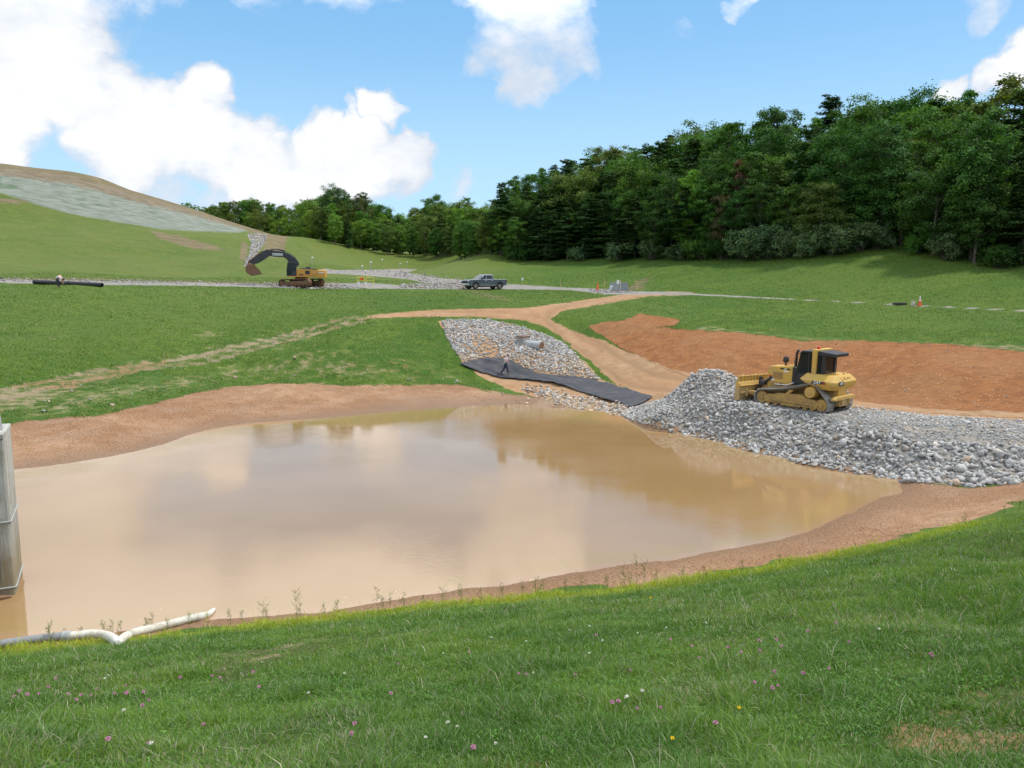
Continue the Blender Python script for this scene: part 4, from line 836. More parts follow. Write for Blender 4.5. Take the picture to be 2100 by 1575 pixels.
    bm = BM(); rings(bm, [ringp(1.20, -1.28, -2.16, 1.06, .12), ringp(1.47, -.62, -2.32, 1.24, .16), ringp(1.63, -.36, -2.34, 1.26, .20), ringp(1.93, -.58, -2.14, .98, .18)]); tank = finish('fuel_tank', bm, YELC, T, .035, 3)
    bm = BM()
    for x, y in ((-1.95, .55), (-2.0, -.35), (-.75, .9)): cyl(bm, (x, y, 1.90), (x, y, 1.97), .035)
    bx(bm, -1.9, -1.7, .1, .35, 1.9, 1.99); pipe(bm, [(-2.02, -.2, 1.9), (-2.02, -.2, 2.04), (-2.02, -.62, 2.04), (-2.02, -.62, 1.9)], .02); finish('filler_caps', bm, YEL, tank, 0)
    for s in (1, -1):
        bm = BM(); prism(bm, [(-1.14, 1.50), (-1.86, 1.50), (-1.86, 1.635), (-1.14, 1.635)], 1.262*s - .006, 1.262*s + .006) if s > 0 else prism(bm, [(-1.14, 1.50), (-1.86, 1.50), (-1.86, 1.635), (-1.14, 1.635)], 1.262*s - .006, 1.262*s + .006)
        finish('logo_panel', bm, BLK, tank, 0)
        text('logo', 'CAT', .17, LOGO_W, tank, frame((-1.42, 1.271*s, 1.565), (-s, 0, 0), (0, 0, 1), (0, s, 0)), .003, 1.15)
        bm = BM(); prism(bm, [(-1.66, 1.51), (-1.84, 1.51), (-1.84, 1.62)], 1.269*s - .004, 1.269*s + .004); finish('logo_wedge', bm, REDP if s > 0 else YEL, tank, 0)
    bm = BM(); bx(bm, -2.352, -2.335, .30, .78, 1.45, 1.66); finish('logo_panel', bm, BLK, tank, 0)
    text('logo', 'CAT', .16, LOGO_W, tank, frame((-2.357, .54, 1.555), (0, -1, 0), (0, 0, 1), (-1, 0, 0)), .003, 1.0)
    bm = BM(); sl = lambda y, t: (-2.338 + .20*t - .004, y, 1.63 + .30*t + .006)
    for st in ([(.42, .75), (.40, .25), (.26, .25)], [(.22, .2), (.14, .7), (.05, .3)], [(-.02, .7), (-.02, .3), (-.12, .25)], [(-.18, .3), (-.24, .65), (-.30, .3), (-.36, .6)], [(-.42, .6), (-.50, .6), (-.44, .45), (-.52, .3)]): pipe(bm, [sl(*p) for p in st], .011, 5)
    finish('hand_scrawl', bm, RUST, tank, 0)
    # rear frame and drawbar
    bm = BM(); prism(bm, [(-.48, .72), (.48, .72), (.44, 1.24), (-.44, 1.24)], -2.18, -1.98, 'x'); prism(bm, [(-1.12, .70), (1.12, .70), (1.12, .80), (.9, .90), (-.9, .90), (-1.12, .80)], -2.36, -2.12, 'x'); bx(bm, -2.30, -2.02, -.46, .46, .36, .70)
    for y in (-.36, .36): bx(bm, -2.42, -2.28, y - .05, y + .05, .46, .78)
    finish('drawbar', bm, YEL, T, .025)
    # blade, arms, rams
    B_ = link('blade_assembly', None, T); B_.location = (2.72, 0, .06); B_.rotation_euler = (0, 0, R(-9))
    prof = [(-.02, .0), (.13, .0), (.03, .12), (-.04, .4), (-.04, .7), (.05, 1.0), (.10, 1.10), (.02, 1.12), (-.10, .98), (-.15, .7), (-.14, .35)]
    bm = BM(); prism(bm, prof, -1.6, 1.6); bx(bm, -.24, -.10, -1.55, 1.55, .40, .50); bx(bm, -.22, -.10, -1.55, 1.55, .80, .86)
    for s in (1, -1): prism(bm, [(-.20, .06), (.14, .0), (.12, 1.06), (-.16, .96)], 1.575*s, 1.62*s); bx(bm, -.30, -.10, 1.1*s - .05, 1.1*s + .05, .25, .62)
    finish('blade', bm, MUDY if False else YEL, B_, .015)
    bm = BM(); bx(bm, -.02, .02, -1.58, 1.58, 1.10, 1.32); bx(bm, -.05, .04, -1.6, 1.6, 1.30, 1.36)
    for k in range(13): y = -1.56 + k*.26; bx(bm, -.07, .0, y - .03, y + .03, 1.08, 1.32)
    finish('spill_guard', bm, YEL, B_, .01)
    bm = BM(); bx(bm, -.06, .17, -1.63, 1.63, -.10, .03); finish('cutting_edge', bm, STEEL, B_, .01)
    bm = BM()
    for s in (1, -1):
        pipe(bm, [(.9, .5*s, .62), (2.0, .5*s, .50), (2.55, .25*s, .45)], .12, 8); bx(bm, 2.2, 2.6, -.14 + .9*s, .14 + .9*s, .42, .62); pipe(bm, [(1.75, .50*s, .55), (2.55, 1.05*s, .55)], .06, 8)
    bx(bm, 2.05, 2.55, -.35, .35, .38, .72); bx(bm, 2.2, 2.5, -.12, .12, .7, 1.15); finish('push_arms', bm, MUDY, T, .02)
    bm = BM()
    for s in (1, -1): pipe(bm, [(1.55, .56*s, 1.45), (2.15, .60*s, .95)], .07, 10); pipe(bm, [(2.15, .60*s, .95), (2.5, .62*s, .62)], .04, 10); pipe(bm, [(1.9, .3*s, 1.2), (2.3, .45*s, 1.22), (2.45, .3*s, .9)], .025, 6)
    bx(bm, 1.85, 2.25, .38, .62, .98, 1.16); bx(bm, 2.38, 2.5, .05, .25, .75, 1.35); finish('lift_rams', bm, BLK, T, .01)
    return T
p1 = np.array((15.575, 39.55, 1.67))
hd = Vector((math.cos(R(130.5)), math.sin(R(130.5)), 0)); lf = Vector((-hd.y, hd.x, 0))
q = Vector(p1) - lf*1.25 + hd*1.45 + Vector((-.16, -.42, 0))
q.z = 1.50
DZ = q
bulldozer(q + Vector((0, 0, .17)), R(130.5), (0, R(-1.5)))

# ------------------------------------------------------------------ excavator (x = the way it faces)
def excavator(loc, rz):
    T = thing('excavator', 'large amber and charcoal excavator with bucket curled, parked by the upper gravel road', 'excavator', loc, rz)
    U = link('undercarriage', None, T); U.rotation_euler = (0, R(1.5), R(-36))
    for s in (1, -1):
        cir = [(2.05, .50, .46), (-2.05, .50, .46)]; finish('track', track_belt(cir, 1.42*s, .75, .22, .05), RUST, U, 0, smooth=0)
        bm = BM(); prism(bm, [(1.75, .28), (1.9, .5), (1.7, .74), (-1.7, .74), (-1.9, .5), (-1.75, .28)], 1.42*s - .26, 1.42*s + .26)
        for x in (2.05, -2.05): cyl(bm, (x, 1.42*s - .3, .5), (x, 1.42*s + .3, .5), .36, .36, 22)
        for k in range(8): cyl(bm, (-1.6 + k*.457, 1.42*s - .36, .20), (-1.6 + k*.457, 1.42*s + .36, .20), .13, .13, 12)
        finish('track_frame', bm, RUST, U, .02)
    bm = BM(); bx(bm, -1.1, 1.1, -1.2, 1.2, .55, .98); cyl(bm, (0, 0, .9), (0, 0, 1.28), .85, .85, 28); finish('centre_frame', bm, BLK, U, .02)
    bm = BM(); prism(bm, [(1.85, 1.28), (1.85, 1.44), (-3.15, 1.40), (-3.15, 1.22), (-1.5, 1.22)], -1.45, 1.45); finish('deck', bm, ORG, T, .02)
    bm = BM(); prism(bm, [(.60, 1.42), (.60, 2.22), (.45, 2.28), (-2.2, 2.18), (-2.2, 1.40)], .55, 1.47); prism(bm, [(.40, 1.42), (.40, 2.20), (-2.2, 2.18), (-2.2, 1.40)], -1.47, -.4); finish('engine_panels', bm, ORG, T, .04)
    bm = BM(); prism(bm, [(.35, 1.8), (.35, 2.30), (-.2, 2.42), (-2.15, 2.34), (-2.15, 1.8)], -1.30, 1.0); bx(bm, -1.2, -.6, -.9, -.5, 2.35, 2.6); finish('engine_cover', bm, NAVY, T, .04)
    bm = BM(); prism(bm, [(-.55, 1.6), (-.55, 2.1), (-1.15, 2.08), (-1.15, 1.6)], 1.465, 1.485)
    for k in range(6): bx(bm, -1.15, -.55, 1.475, 1.492, 1.64 + k*.08, 1.67 + k*.08)
    finish('vent_grille', bm, NAVY, T, 0)
    bm = BM(); rings(bm, [[(-2.2, 1.49, z), (-3.15, 1.49, z), (-3.36, 1.1, z), (-3.40, 0, z), (-3.36, -1.1, z), (-3.15, -1.49, z), (-2.2, -1.49, z)] for z in (1.16, 2.10)] + [[(-2.2, 1.40, 2.20), (-2.95, 1.36, 2.18), (-3.24, .95, 2.17), (-3.3, 0, 2.17), (-3.24, -.95, 2.17), (-2.95, -1.36, 2.18), (-2.2, -1.40, 2.20)]]); cw = finish('counterweight', bm, ORG, T, .05, 3)
    text('brand_lettering', 'DEERE', .27, LOGO_W, cw, frame((-2.66, 1.492, 1.83), (-1, 0, 0), (0, 0, 1), (0, 1, 0)), .01, 1.1)
    bm = BM(); prism(bm, [(-1.58, 1.92), (-1.70, 1.92), (-1.66, 1.80)], 1.472, 1.480); prism(bm, [(-1.76, 1.92), (-1.88, 1.92), (-1.82, 1.80)], 1.472, 1.480); finish('side_marks', bm, LOGO_W, T, 0)
    # cab on the left
    cab = link('cab', None, T); bm = BM(); y0, y1 = .42, 1.44
    for x in (1.86, 1.18, .66):
        for y in (y0, y1): pipe(bm, [(x, y, 1.42), (x, y, 2.2), (x - (.16 if x > 1.8 else 0), y, 3.08)], .05, 6)
    bx(bm, .62, 1.92, y0 - .04, y1 + .04, 1.40, 1.52); prism(bm, [(1.82, 3.04), (1.66, 3.16), (.75, 3.17), (.60, 3.04)], y0 - .05, y1 + .05); bx(bm, .62, 1.2, y1 - .03, y1 + .03, 1.5, 2.05); finish('cab_frame', bm, NAVY, cab, .02)
    bm = BM(); prism(bm, [(1.85, 1.52), (1.85, 2.2), (1.70, 3.05), (.66, 3.05), (.66, 1.52)], y1 - .035, y1 - .025); prism(bm, [(1.85, 1.52), (1.85, 2.2), (1.70, 3.05), (.66, 3.05), (.66, 1.52)], y0 + .025, y0 + .035); prism(bm, [(1.88, 1.52), (1.88, 2.2), (1.72, 3.05), (1.71, 3.05), (1.87, 2.2), (1.87, 1.52)], y0, y1); finish('windows', bm, GLSD, cab, 0)
    bm = BM(); bx(bm, .8, 1.25, .65, 1.2, 1.5, 1.85); prism(bm, [(.72, 1.8), (.86, 1.8), (.80, 2.6), (.68, 2.6)], .68, 1.18); finish('operator_seat', bm, BLK, cab, .03)
    # boom, stick, bucket: outlines in metres before the pivot
    k = 114.; P = lambda L: [((1000 - a)/k + .35, (850 - b_)/k) for a, b_ in L]
    bm = BM(); prism(bm, P([(1010, 520), (1000, 480), (960, 425), (880, 368), (800, 335), (640, 313), (590, 303), (565, 345), (578, 398), (650, 406), (782, 412), (842, 455), (905, 540), (960, 560)]), -.42, .22); boom = finish('boom', bm, NAVY, T, .04)
    text('brand_lettering', 'DEERE', .42, LOGO_W, boom, frame(((1000 - 692)/k + .35, .228, (850 - 374)/k), (-1, 0, -.04), (-.04, 0, 1), (0, 1, 0)), .01, 1.15)
    bm = BM()
    for y in (-.62, .42): pipe(bm, [((1000 - 900)/k + .35, y, (850 - 560)/k), ((1000 - 855)/k + .35, y, (850 - 480)/k)], .11, 10); pipe(bm, [((1000 - 855)/k + .35, y, (850 - 480)/k), ((1000 - 800)/k + .35, y, (850 - 375)/k)], .07, 10)
    pipe(bm, [((1000 - 800)/k + .35, -.1, (850 - 322)/k), ((1000 - 690)/k + .35, -.1, (850 - 296)/k)], .11, 10); pipe(bm, [((1000 - 690)/k + .35, -.1, (850 - 296)/k), ((1000 - 585)/k + .35, -.1, (850 - 300)/k)], .06, 10)
    for y in (.05, -.2): pipe(bm, [((1000 - a)/k + .35, y, (850 - b_)/k) for a, b_ in ((960, 420), (880, 355), (800, 318), (690, 300))], .03, 6)
    finish('boom_rams', bm, BLK, T, 0)
    bm = BM(); prism(bm, P([(540, 298), (618, 312), (605, 360), (560, 400), (480, 455), (400, 500), (330, 520), (280, 505), (255, 480), (300, 450), (370, 400), (470, 330)]), -.33, .13); finish('stick', bm, NAVY, T, .03)
    bm = BM(); pipe(bm, [((1000 - 470)/k + .35, -.1, (850 - 322)/k), ((1000 - 360)/k + .35, -.1, (850 - 400)/k)], .10, 10); pipe(bm, [((1000 - 360)/k + .35, -.1, (850 - 400)/k), ((1000 - 262)/k + .35, -.1, (850 - 470)/k)], .06, 10)
    for y in (-.36, .16): prism(bm, P([(330, 505), (345, 520), (285, 560), (240, 545), (245, 475), (262, 468), (262, 520)]), y - .04, y + .04)
    finish('bucket_linkage', bm, RUST, T, .01)
    bm = BM(); shell = [(240, 520), (300, 520), (345, 545), (300, 560), (262, 590), (258, 630), (300, 655), (430, 652), (432, 664), (290, 690), (222, 645), (206, 590)]
    prism(bm, P(shell), -.95, .75)
    for y in (-.97, .73): prism(bm, P([(245, 520), (330, 525), (372, 575), (410, 610), (432, 660), (290, 688), (222, 642), (208, 590)]), y, y + .04)
    for i in range(5): y = -.85 + i*.37; prism(bm, P([(425, 650), (462, 655), (425, 668)]), y, y + .12)
    finish('bucket', bm, RUST, T, .02)
    bm = BM(); bx(bm, -.3, .3, 1.47, 1.50, 1.5, 1.62); pipe(bm, [(.5, 1.35, 2.3), (.5, 1.35, 2.62), (-1.6, 1.35, 2.58), (-1.6, 1.35, 2.28)], .02, 6); finish('hand_rail', bm, NAVY, T, 0)
    return T
pe = on_ground(628, 586); q = PY(619, 582, 99.); EX = Vector((q[0], q[1], H(q[0], q[1])))
va = math.atan2(EX.x, EX.y)                     # sight line angle; it faces left across it
excavator(EX + Vector((0, 0, .02)), math.pi - va - R(2)).scale = (.91, .91, .95)
# ------------------------------------------------------------------ pick-up truck (x = forward)
def pickup(loc, rz):
    T = thing('pickup_truck', 'grey crew cab pickup truck parked on the gravel road below the wood', 'pickup truck', loc, rz)
    def wheel_arch(x, prof_pts): return [(x + .52*math.cos(a), .42 + .52*math.sin(a)) for a in prof_pts]
    low = [(-2.85, .55)] + wheel_arch(-1.85, np.linspace(math.pi, 0, 9)) + wheel_arch(1.85, np.linspace(math.pi, 0, 9)) + [(2.80, .50), (2.92, .62), (2.95, .95), (2.88, 1.16), (2.55, 1.24), (1.35, 1.32), (-2.90, 1.30), (-2.95, .85)]
    bm = BM(); prism(bm, low, -.98, .98); body = finish('body', bm, GRYP, T, .06, 3)
    bm = BM(); rings(bm, [[(1.30, y*.93, 1.29) for y in (-1, 1)] + [(-1.02, y*.93, 1.29) for y in (1, -1)], [(.55, y*.74, 1.86) for y in (-1, 1)] + [(-.86, y*.74, 1.86) for y in (1, -1)], [(.40, y*.68, 1.92) for y in (-1, 1)] + [(-.80, y*.68, 1.92) for y in (1, -1)]]); finish('cabin', bm, GRYP, T, .05, 3)
    for s in (1, -1):
        sl_ = lambda z: .93 - (z - 1.29)/.57*.19 + .006
        for P_ in ([(1.02, 1.36), (.44, 1.80), (.22, 1.80), (.22, 1.36)], [(.12, 1.36), (.12, 1.80), (-.68, 1.80), (-.80, 1.36)]):
            bm = BM(); poly_faces(bm, [(x, s*sl_(z), z) for x, z in P_], [(0, 1, 2, 3)]); finish('side_window', bm, GLSD, T, 0)
        bm = BM(); bx(bm, .72, .92, s*.96, s*1.16, 1.34, 1.54); finish('wing_mirror', bm, BLK, T, .03)
        bm = BM(); bx(bm, 2.70, 2.93, s*.70, s*.96, .92, 1.10); finish('headlight', bm, WHT, T, .03)
        bm = BM(); bx(bm, 2.86, 2.965, s*.72, s*.95, .56, .72); finish('fog_lamp', bm, CHR, T, .02)
        bm = BM(); bx(bm, -2.97, -2.9, s*.82, s*.97, .85, 1.2); finish('tail_light', bm, TL, T, .02)
        for x in (.30, -.62): bm = BM(); bx(bm, x - .1, x + .1, s*.975, s*1.0, 1.12, 1.17); finish('door_handle', bm, CHR, T, .01)
        bm = BM(); bx(bm, -.85, 1.2, s*.90, s*1.02, .36, .42); finish('running_board', bm, BLK, T, .01)
        for x in (1.85, -1.85):
            w_ = link('wheel', None, T); bm = BM(); yo = s*.99; yi = s*.70
            rs = [[(x + r_*math.cos(t), y, .42 + r_*math.sin(t)) for t in np.linspace(0, 6.28319, 28)[:-1]] for r_, y in ((.24, yi), (.40, yi), (.42, yi + s*.05), (.42, yo - s*.05), (.40, yo), (.27, yo), (.26, yo - s*.04))]; rings(bm, rs, False); finish('tyre', bm, RUB_, w_, 0)
            bm = BM(); cyl(bm, (x, yi, .42), (x, yo - s*.06, .42), .265, .265, 24); cyl(bm, (x, yo - s*.06, .42), (x, yo - s*.01, .42), .08, .07, 12)
            for k in range(6): a = k*1.0472; pipe(bm, [(x + .05*math.cos(a), yo - s*.04, .42 + .05*math.sin(a)), (x + .25*math.cos(a), yo - s*.035, .42 + .25*math.sin(a))], .035, 6)
            finish('rim', bm, RIM, w_, 0)
    bm = BM(); poly_faces(bm, [(1.275, -.84, 1.33), (1.275, .84, 1.33), (.60, .68, 1.835), (.60, -.68, 1.835)], [(0, 1, 2, 3)])
    for v in bm.verts: v.co += Vector((.012, 0, .012))
    finish('windscreen', bm, GLSD, T, 0)
    bm = BM(); poly_faces(bm, [(-1.00, -.80, 1.36), (-1.00, .80, 1.36), (-.88, .66, 1.82), (-.88, -.66, 1.82)], [(0, 1, 2, 3)]); finish('rear_window', bm, GLSD, T, 0)
    bm = BM(); bx(bm, 2.88, 2.975, -.68, .68, .80, 1.12); finish('grille', bm, BLK, T, .02)
    bm = BM(); prism(bm, [(2.75, .50), (3.02, .52), (3.04, .74), (2.8, .76)], -.97, .97); finish('front_bumper', bm, CHR, T, .03); bm = BM(); bx(bm, 3.0, 3.045, -.26, .26, .56, .68); finish('number_plate', bm, WHT, T, 0)
    bm = BM(); bx(bm, -3.06, -2.9, -.95, .95, .5, .68); finish('rear_bumper', bm, CHR, T, .03)
    bm = BM(); bx(bm, -2.78, -1.08, -.80, .80, 1.285, 1.306); finish('bed_liner', bm, BLK, T, 0)
    bm = BM(); bx(bm, -2.6, 2.6, -.6, .6, .28, .55); cyl(bm, (1.85, -.8, .42), (1.85, .8, .42), .1); cyl(bm, (-1.85, -.8, .42), (-1.85, .8, .42), .14); finish('underbody', bm, BLK, T, 0)
    bm = BM(); cyl(bm, (-.6, .55, 1.92), (-.6, .55, 2.0), .05, .04, 12); finish('roof_beacon', bm, CONEO, T, 0); return T
q = PY(993, 592, 104.); TK = Vector((q[0], q[1], H(q[0], q[1]))); va = math.atan2(TK.x, TK.y)
pickup(TK + Vector((0, 0, .03)), math.pi - va + R(31))
# ------------------------------------------------------------------ people: one skinned body each, clothes over it
SKIN = paint("skin", (.42, .22, .15), (.36, .18, .12), .3, .55); HAIR = paint("brown_hair", (.06, .035, .022), (.1, .06, .04), .4, .6); JEAN = paint("dark_denim", (.030, .038, .062), (.10, .085, .07), .35, .85)
SHIRT = paint("pale_grey_cloth", (.56, .56, .60), (.46, .42, .40), .3, .85); VEST = paint("pink_orange_cloth", (.85, .36, .30), (.75, .50, .46), .4, .8); BOOT = paint("tan_boots", (.16, .105, .065), (.28, .2, .13), .5, .8); CAPM = paint("dark_cap", (.05, .045, .05), (.1, .08, .07), .3, .8)
def skinned(name, V_, E_, mat, parent, sub=2):
    """V_: name -> (x, y, z, radius); grown into one smooth surface"""
    bm = BM(); sk = bm.verts.layers.skin.verify(); ix = {}
    for i, (k, v) in enumerate(V_.items()):
        q = bm.verts.new(v[:3]); q[sk].radius = (v[3], v[4] if len(v) > 4 else v[3]); q[sk].use_root = i == 0; ix[k] = q
    for a, b_ in E_: bm.edges.new((ix[a], ix[b_]))
    me = bpy.data.meshes.new(name); bm.to_mesh(me); bm.free(); o = link('tmp', me)
    m = o.modifiers.new('skin', 'SKIN'); m.use_smooth_shade = True; s_ = o.modifiers.new('sub', 'SUBSURF'); s_.levels = s_.render_levels = sub
    bpy.context.view_layer.update(); r_ = bpy.data.meshes.new_from_object(o.evaluated_get(bpy.context.evaluated_depsgraph_get())); bpy.data.objects.remove(o); r_.name = name
    r_.materials.clear(); r_.materials.append(mat); r_.polygons.foreach_set('use_smooth', np.ones(len(r_.polygons), bool)); return link(name, r_, parent)
def fingers(V_, E_, s, wrist, d, side):
    """five fingers off the palm: d points along the hand, side towards the thumb"""
    w_, d, side = np.array(wrist), unit(np.array(d, float)), unit(np.array(side, float)); pn = np.cross(d, side)
    V_[s+'palm'] = (*(w_ + d*.055), .030, .016); E_.append((s+'wr', s+'palm'))
    for i, (off, ln) in enumerate(((.026, .066), (.009, .075), (-.009, .070), (-.026, .055))):
        b_ = w_ + d*.095 + side*off; V_[f'{s}f{i}a'] = (*b_, .0095); V_[f'{s}f{i}b'] = (*(b_ + d*ln*.5 + pn*.006), .0085); V_[f'{s}f{i}c'] = (*(b_ + d*ln*.9 + pn*.022), .007)
        E_ += [(s+'palm', f'{s}f{i}a'), (f'{s}f{i}a', f'{s}f{i}b'), (f'{s}f{i}b', f'{s}f{i}c')]
    t = w_ + d*.035 + side*.032; V_[s+'ta'] = (*t, .011); V_[s+'tb'] = (*(t + side*.02 + d*.035), .0095); V_[s+'tc'] = (*(t + side*.022 + d*.065 + pn*.01), .008); E_ += [(s+'palm', s+'ta'), (s+'ta', s+'tb'), (s+'tb', s+'tc')]
def person(label, loc, rz, J, scale=1., cap=False):
    T = thing('person', label, 'person', loc, rz); T.scale = (scale,)*3
    V_, E_ = {}, []
    def add(k, p, r, to=None):
        V_[k] = (*p, *(r if isinstance(r, tuple) else (r,)))
        if to: E_.append((to, k))
    add('pelvis', J['pelvis'], (.135, .10)); add('spine', J['spine'], (.125, .095), 'pelvis'); add('chest', J['chest'], (.155, .11), 'spine'); add('neck', J['neck'], .058, 'chest')
    hd_, up = np.array(J['head']), unit(np.array(J['head']) - np.array(J['neck'])); fw = np.array(J['face'], float); fw = unit(fw - up*fw.dot(up)); sd_ = np.cross(up, fw)
    add('jaw', hd_ - up*.055 + fw*.012, (.072, .080), 'neck'); add('head', hd_, (.090, .104), 'jaw'); add('crown', hd_ + up*.075, (.076, .086), 'head'); add('nose', hd_ - up*.012 + fw*.108, .012, 'head'); add('chin', hd_ - up*.085 + fw*.062, .02, 'jaw')
    for s, m in (('l', 1), ('r', -1)):
        add(s+'ear', hd_ + sd_*m*.088 - fw*.01, .014, 'head'); add(s+'sh', J[s+'sh'], .062, 'chest'); add(s+'el', J[s+'el'], .044, s+'sh'); add(s+'wr', J[s+'wr'], .029, s+'el')
        w_, e_ = np.array(J[s+'wr']), np.array(J[s+'el']); fingers(V_, E_, s, w_, w_ - e_, fw if abs(unit(w_ - e_).dot(fw)) < .9 else sd_)
        add(s+'hip', J[s+'hip'], .092, 'pelvis'); add(s+'kn', J[s+'kn'], .060, s+'hip'); add(s+'an', J[s+'an'], .042, s+'kn'); add(s+'toe', J[s+'toe'], .034, s+'an')
    skinned('body', V_, E_, SKIN, T)
    P = lambda k, r, t=1.: (*V_[k][:3], *(r if isinstance(r, tuple) else (r,)))
    lerp = lambda a, b_, t: tuple(np.array(V_[a][:3])*(1-t) + np.array(V_[b_][:3])*t)
    TV = {'waist': (*lerp('pelvis', 'spine', .75), .165, .135), 'pelvis': P('pelvis', (.178, .150))}; TE = [('waist', 'pelvis')]
    for s in 'lr': TV[s+'hip'] = (*(np.array(V_[s+'hip'][:3]) - [0, 0, .04]), .125, .125); TV[s+'kn'] = P(s+'kn', .088); TV[s+'an'] = (*lerp(s+'kn', s+'an', .95), .074); TE += [('pelvis', s+'hip'), (s+'hip', s+'kn'), (s+'kn', s+'an')]
    skinned('trousers', TV, TE, JEAN, T)
    SV = {'chest': P('chest', (.195, .150)), 'spine': P('spine', (.180, .150)), 'low': P('pelvis', (.190, .165)), 'collar': (*lerp('chest', 'neck', .62), .095)}; SE = [('chest', 'spine'), ('spine', 'low'), ('chest', 'collar')]
    for s in 'lr': SV[s+'sh'] = P(s+'sh', .092); SV[s+'el'] = (*lerp(s+'sh', s+'el', .85), .074); SE += [('chest', s+'sh'), (s+'sh', s+'el')]
    skinned('shirt', SV, SE, SHIRT, T)
    VV = {'chest': P('chest', (.275, .240)), 'spine': (*lerp('chest', 'spine', .95), .250, .225), 'collar': (*lerp('chest', 'neck', .45), .15)}; VE = [('chest', 'spine'), ('chest', 'collar')]
    for s in 'lr': VV[s+'sh'] = (*lerp('chest', s+'sh', .85), .12); VE.append(('chest', s+'sh'))
    skinned('vest', VV, VE, VEST, T)
    for s in 'lr': skinned('shoe', {'a': (*(np.array(V_[s+'an'][:3]) - [0, 0, .0]), .058), 'b': P(s+'toe', (.050, .042))}, [('a', 'b')], BOOT, T)
    bm = BM(); bmesh.ops.create_uvsphere(bm, u_segments=20, v_segments=14, radius=1.)
    bmesh.ops.delete(bm, geom=[v for v in bm.verts if (v.co.z < -.15 and v.co.x > -.35) or v.co.z < -.75], context='VERTS')
    Mh = Matrix((fw, sd_, up)).transposed().to_4x4(); Mh.translation = Vector(hd_ + up*.03 - fw*.012); bm.transform(Mh @ Matrix.Diagonal((.112, .094, .105, 1)))
    if cap: pipe(bm, [hd_ + fw*.06 + up*.05, hd_ + fw*.17 + up*.035], [.07, .05], 10)
    h_ = finish('cap' if cap else 'hair', bm, CAPM if cap else HAIR, T, 0, smooth=60); so = h_.modifiers.new('thick', 'SOLIDIFY'); so.thickness = .012
    for m in (1, -1): bm = BM(); lathe(bm, [(.001, -.011), (.010, -.004), (.010, .004), (.001, .011)], 8, tuple(hd_ + fw*.086 + sd_*m*.032 + up*.012)); finish('eye', bm, BLK, T, 0)
    bm = BM(); c_ = hd_ + fw*.084 - up*.052; pipe(bm, [c_ + sd_*.026, c_ + fw*.006, c_ - sd_*.026], .006, 6); finish('mouth', bm, REDP if False else RUST, T, 0); return T
# ------------------------------------------------------------------ black fabric sheet, the stream of it down to the stone
mc_, n = new_mat("geotextile"); tc = n.add('ShaderNodeNewGeometry').outputs['Position']
out_bsdf(n, n.mix(n.step(n.noise(tc, 1.6, 5, .65), .42, .68, 0, .5), (.022, .024, .032), (.075, .066, .06)), .62, n.add('ShaderNodeBump', _Strength=.5, _Distance=.05, _Height=n.noise(n.vscale(tc, (1, 2.2, 1)), 2.4, 4, .6)), .35)
UP = [(945, 748), (965, 744), (985, 740), (1003, 737), (1036, 737), (1058, 750), (1080, 760), (1130, 768), (1165, 774), (1200, 779), (1245, 789), (1290, 802), (1335, 817)]
LO = [(945, 751), (972, 762), (1000, 769), (1030, 776), (1060, 779), (1090, 783), (1125, 787), (1160, 795), (1190, 806), (1215, 815), (1250, 824), (1275, 831), (1292, 838)]
a_ = np.array([on_ground(*p) for p in UP]); b_ = np.array([on_ground(*p) for p in LO]); M_, K_ = 90, 22; ts = np.linspace(0, 12, M_); vs = []
for t in ts:
    A_ = np.array([np.interp(t, range(13), a_[:, i]) for i in (0, 1)]); B2 = np.array([np.interp(t, range(13), b_[:, i]) for i in (0, 1)])
    for k in range(K_):
        p = A_ + (B2 - A_)*k/(K_-1); p = p + .34*np.array([fbm(np.array([t*1.3]), np.array([k*.12]), 4, 3)[0], fbm(np.array([t*1.3]), np.array([k*.12]), 5, 3)[0]]); vs.append([*p, 0])
vs = np.array(vs); vs[:, 2] = height(vs[:, 0], vs[:, 1]) + .13 + .17*fbm(vs[:, 0]/1.6 + vs[:, 1]*.5, vs[:, 1]/2.2, 61, 3) + .22*np.maximum(fbm(vs[:, 0]*.35 + vs[:, 1]*1.1, vs[:, 0]*.3, 66, 2), 0)
id_ = np.arange(M_*K_).reshape(M_, K_); fq = np.stack([id_[:-1, :-1], id_[1:, :-1], id_[1:, 1:], id_[:-1, 1:]], -1).reshape(-1, 4)
me = mesh_np('fabric_sheet', vs, fq); me.polygons.foreach_set('use_smooth', np.ones(len(fq), bool)); me.materials.append(mc_); o = link('fabric_sheet', me); so = o.modifiers.new('thick', 'SOLIDIFY'); so.thickness = .03; so.offset = -1
tag(o, 'long black geotextile sheet spread between the stone chute and the rock bank', 'fabric sheet')
pw = on_ground(1037, 771); PWZ = pw[2] + .10
J1 = dict(pelvis=(0, 0, .93), spine=(.03, 0, 1.12), chest=(.07, 0, 1.33), neck=(.12, 0, 1.50), head=(.19, 0, 1.62), face=(1, 0, -.25), lsh=(.06, .19, 1.41), lel=(-.16, .25, 1.20), lwr=(-.02, .22, 1.0), rsh=(.08, -.19, 1.41), rel=(-.04, -.26, 1.16), rwr=(.18, -.22, 1.06),
          lhip=(.0, .09, .88), lkn=(-.14, .10, .48), lan=(-.44, .10, .14), ltoe=(-.33, .11, .03), rhip=(.02, -.09, .88), rkn=(.17, -.10, .49), ran=(.19, -.10, .09), rtoe=(.36, -.11, .035))
person('person in pink vest, grey shirt and dark jeans walking across the black sheet', (pw[0], pw[1], PWZ), R(8), J1, .95)
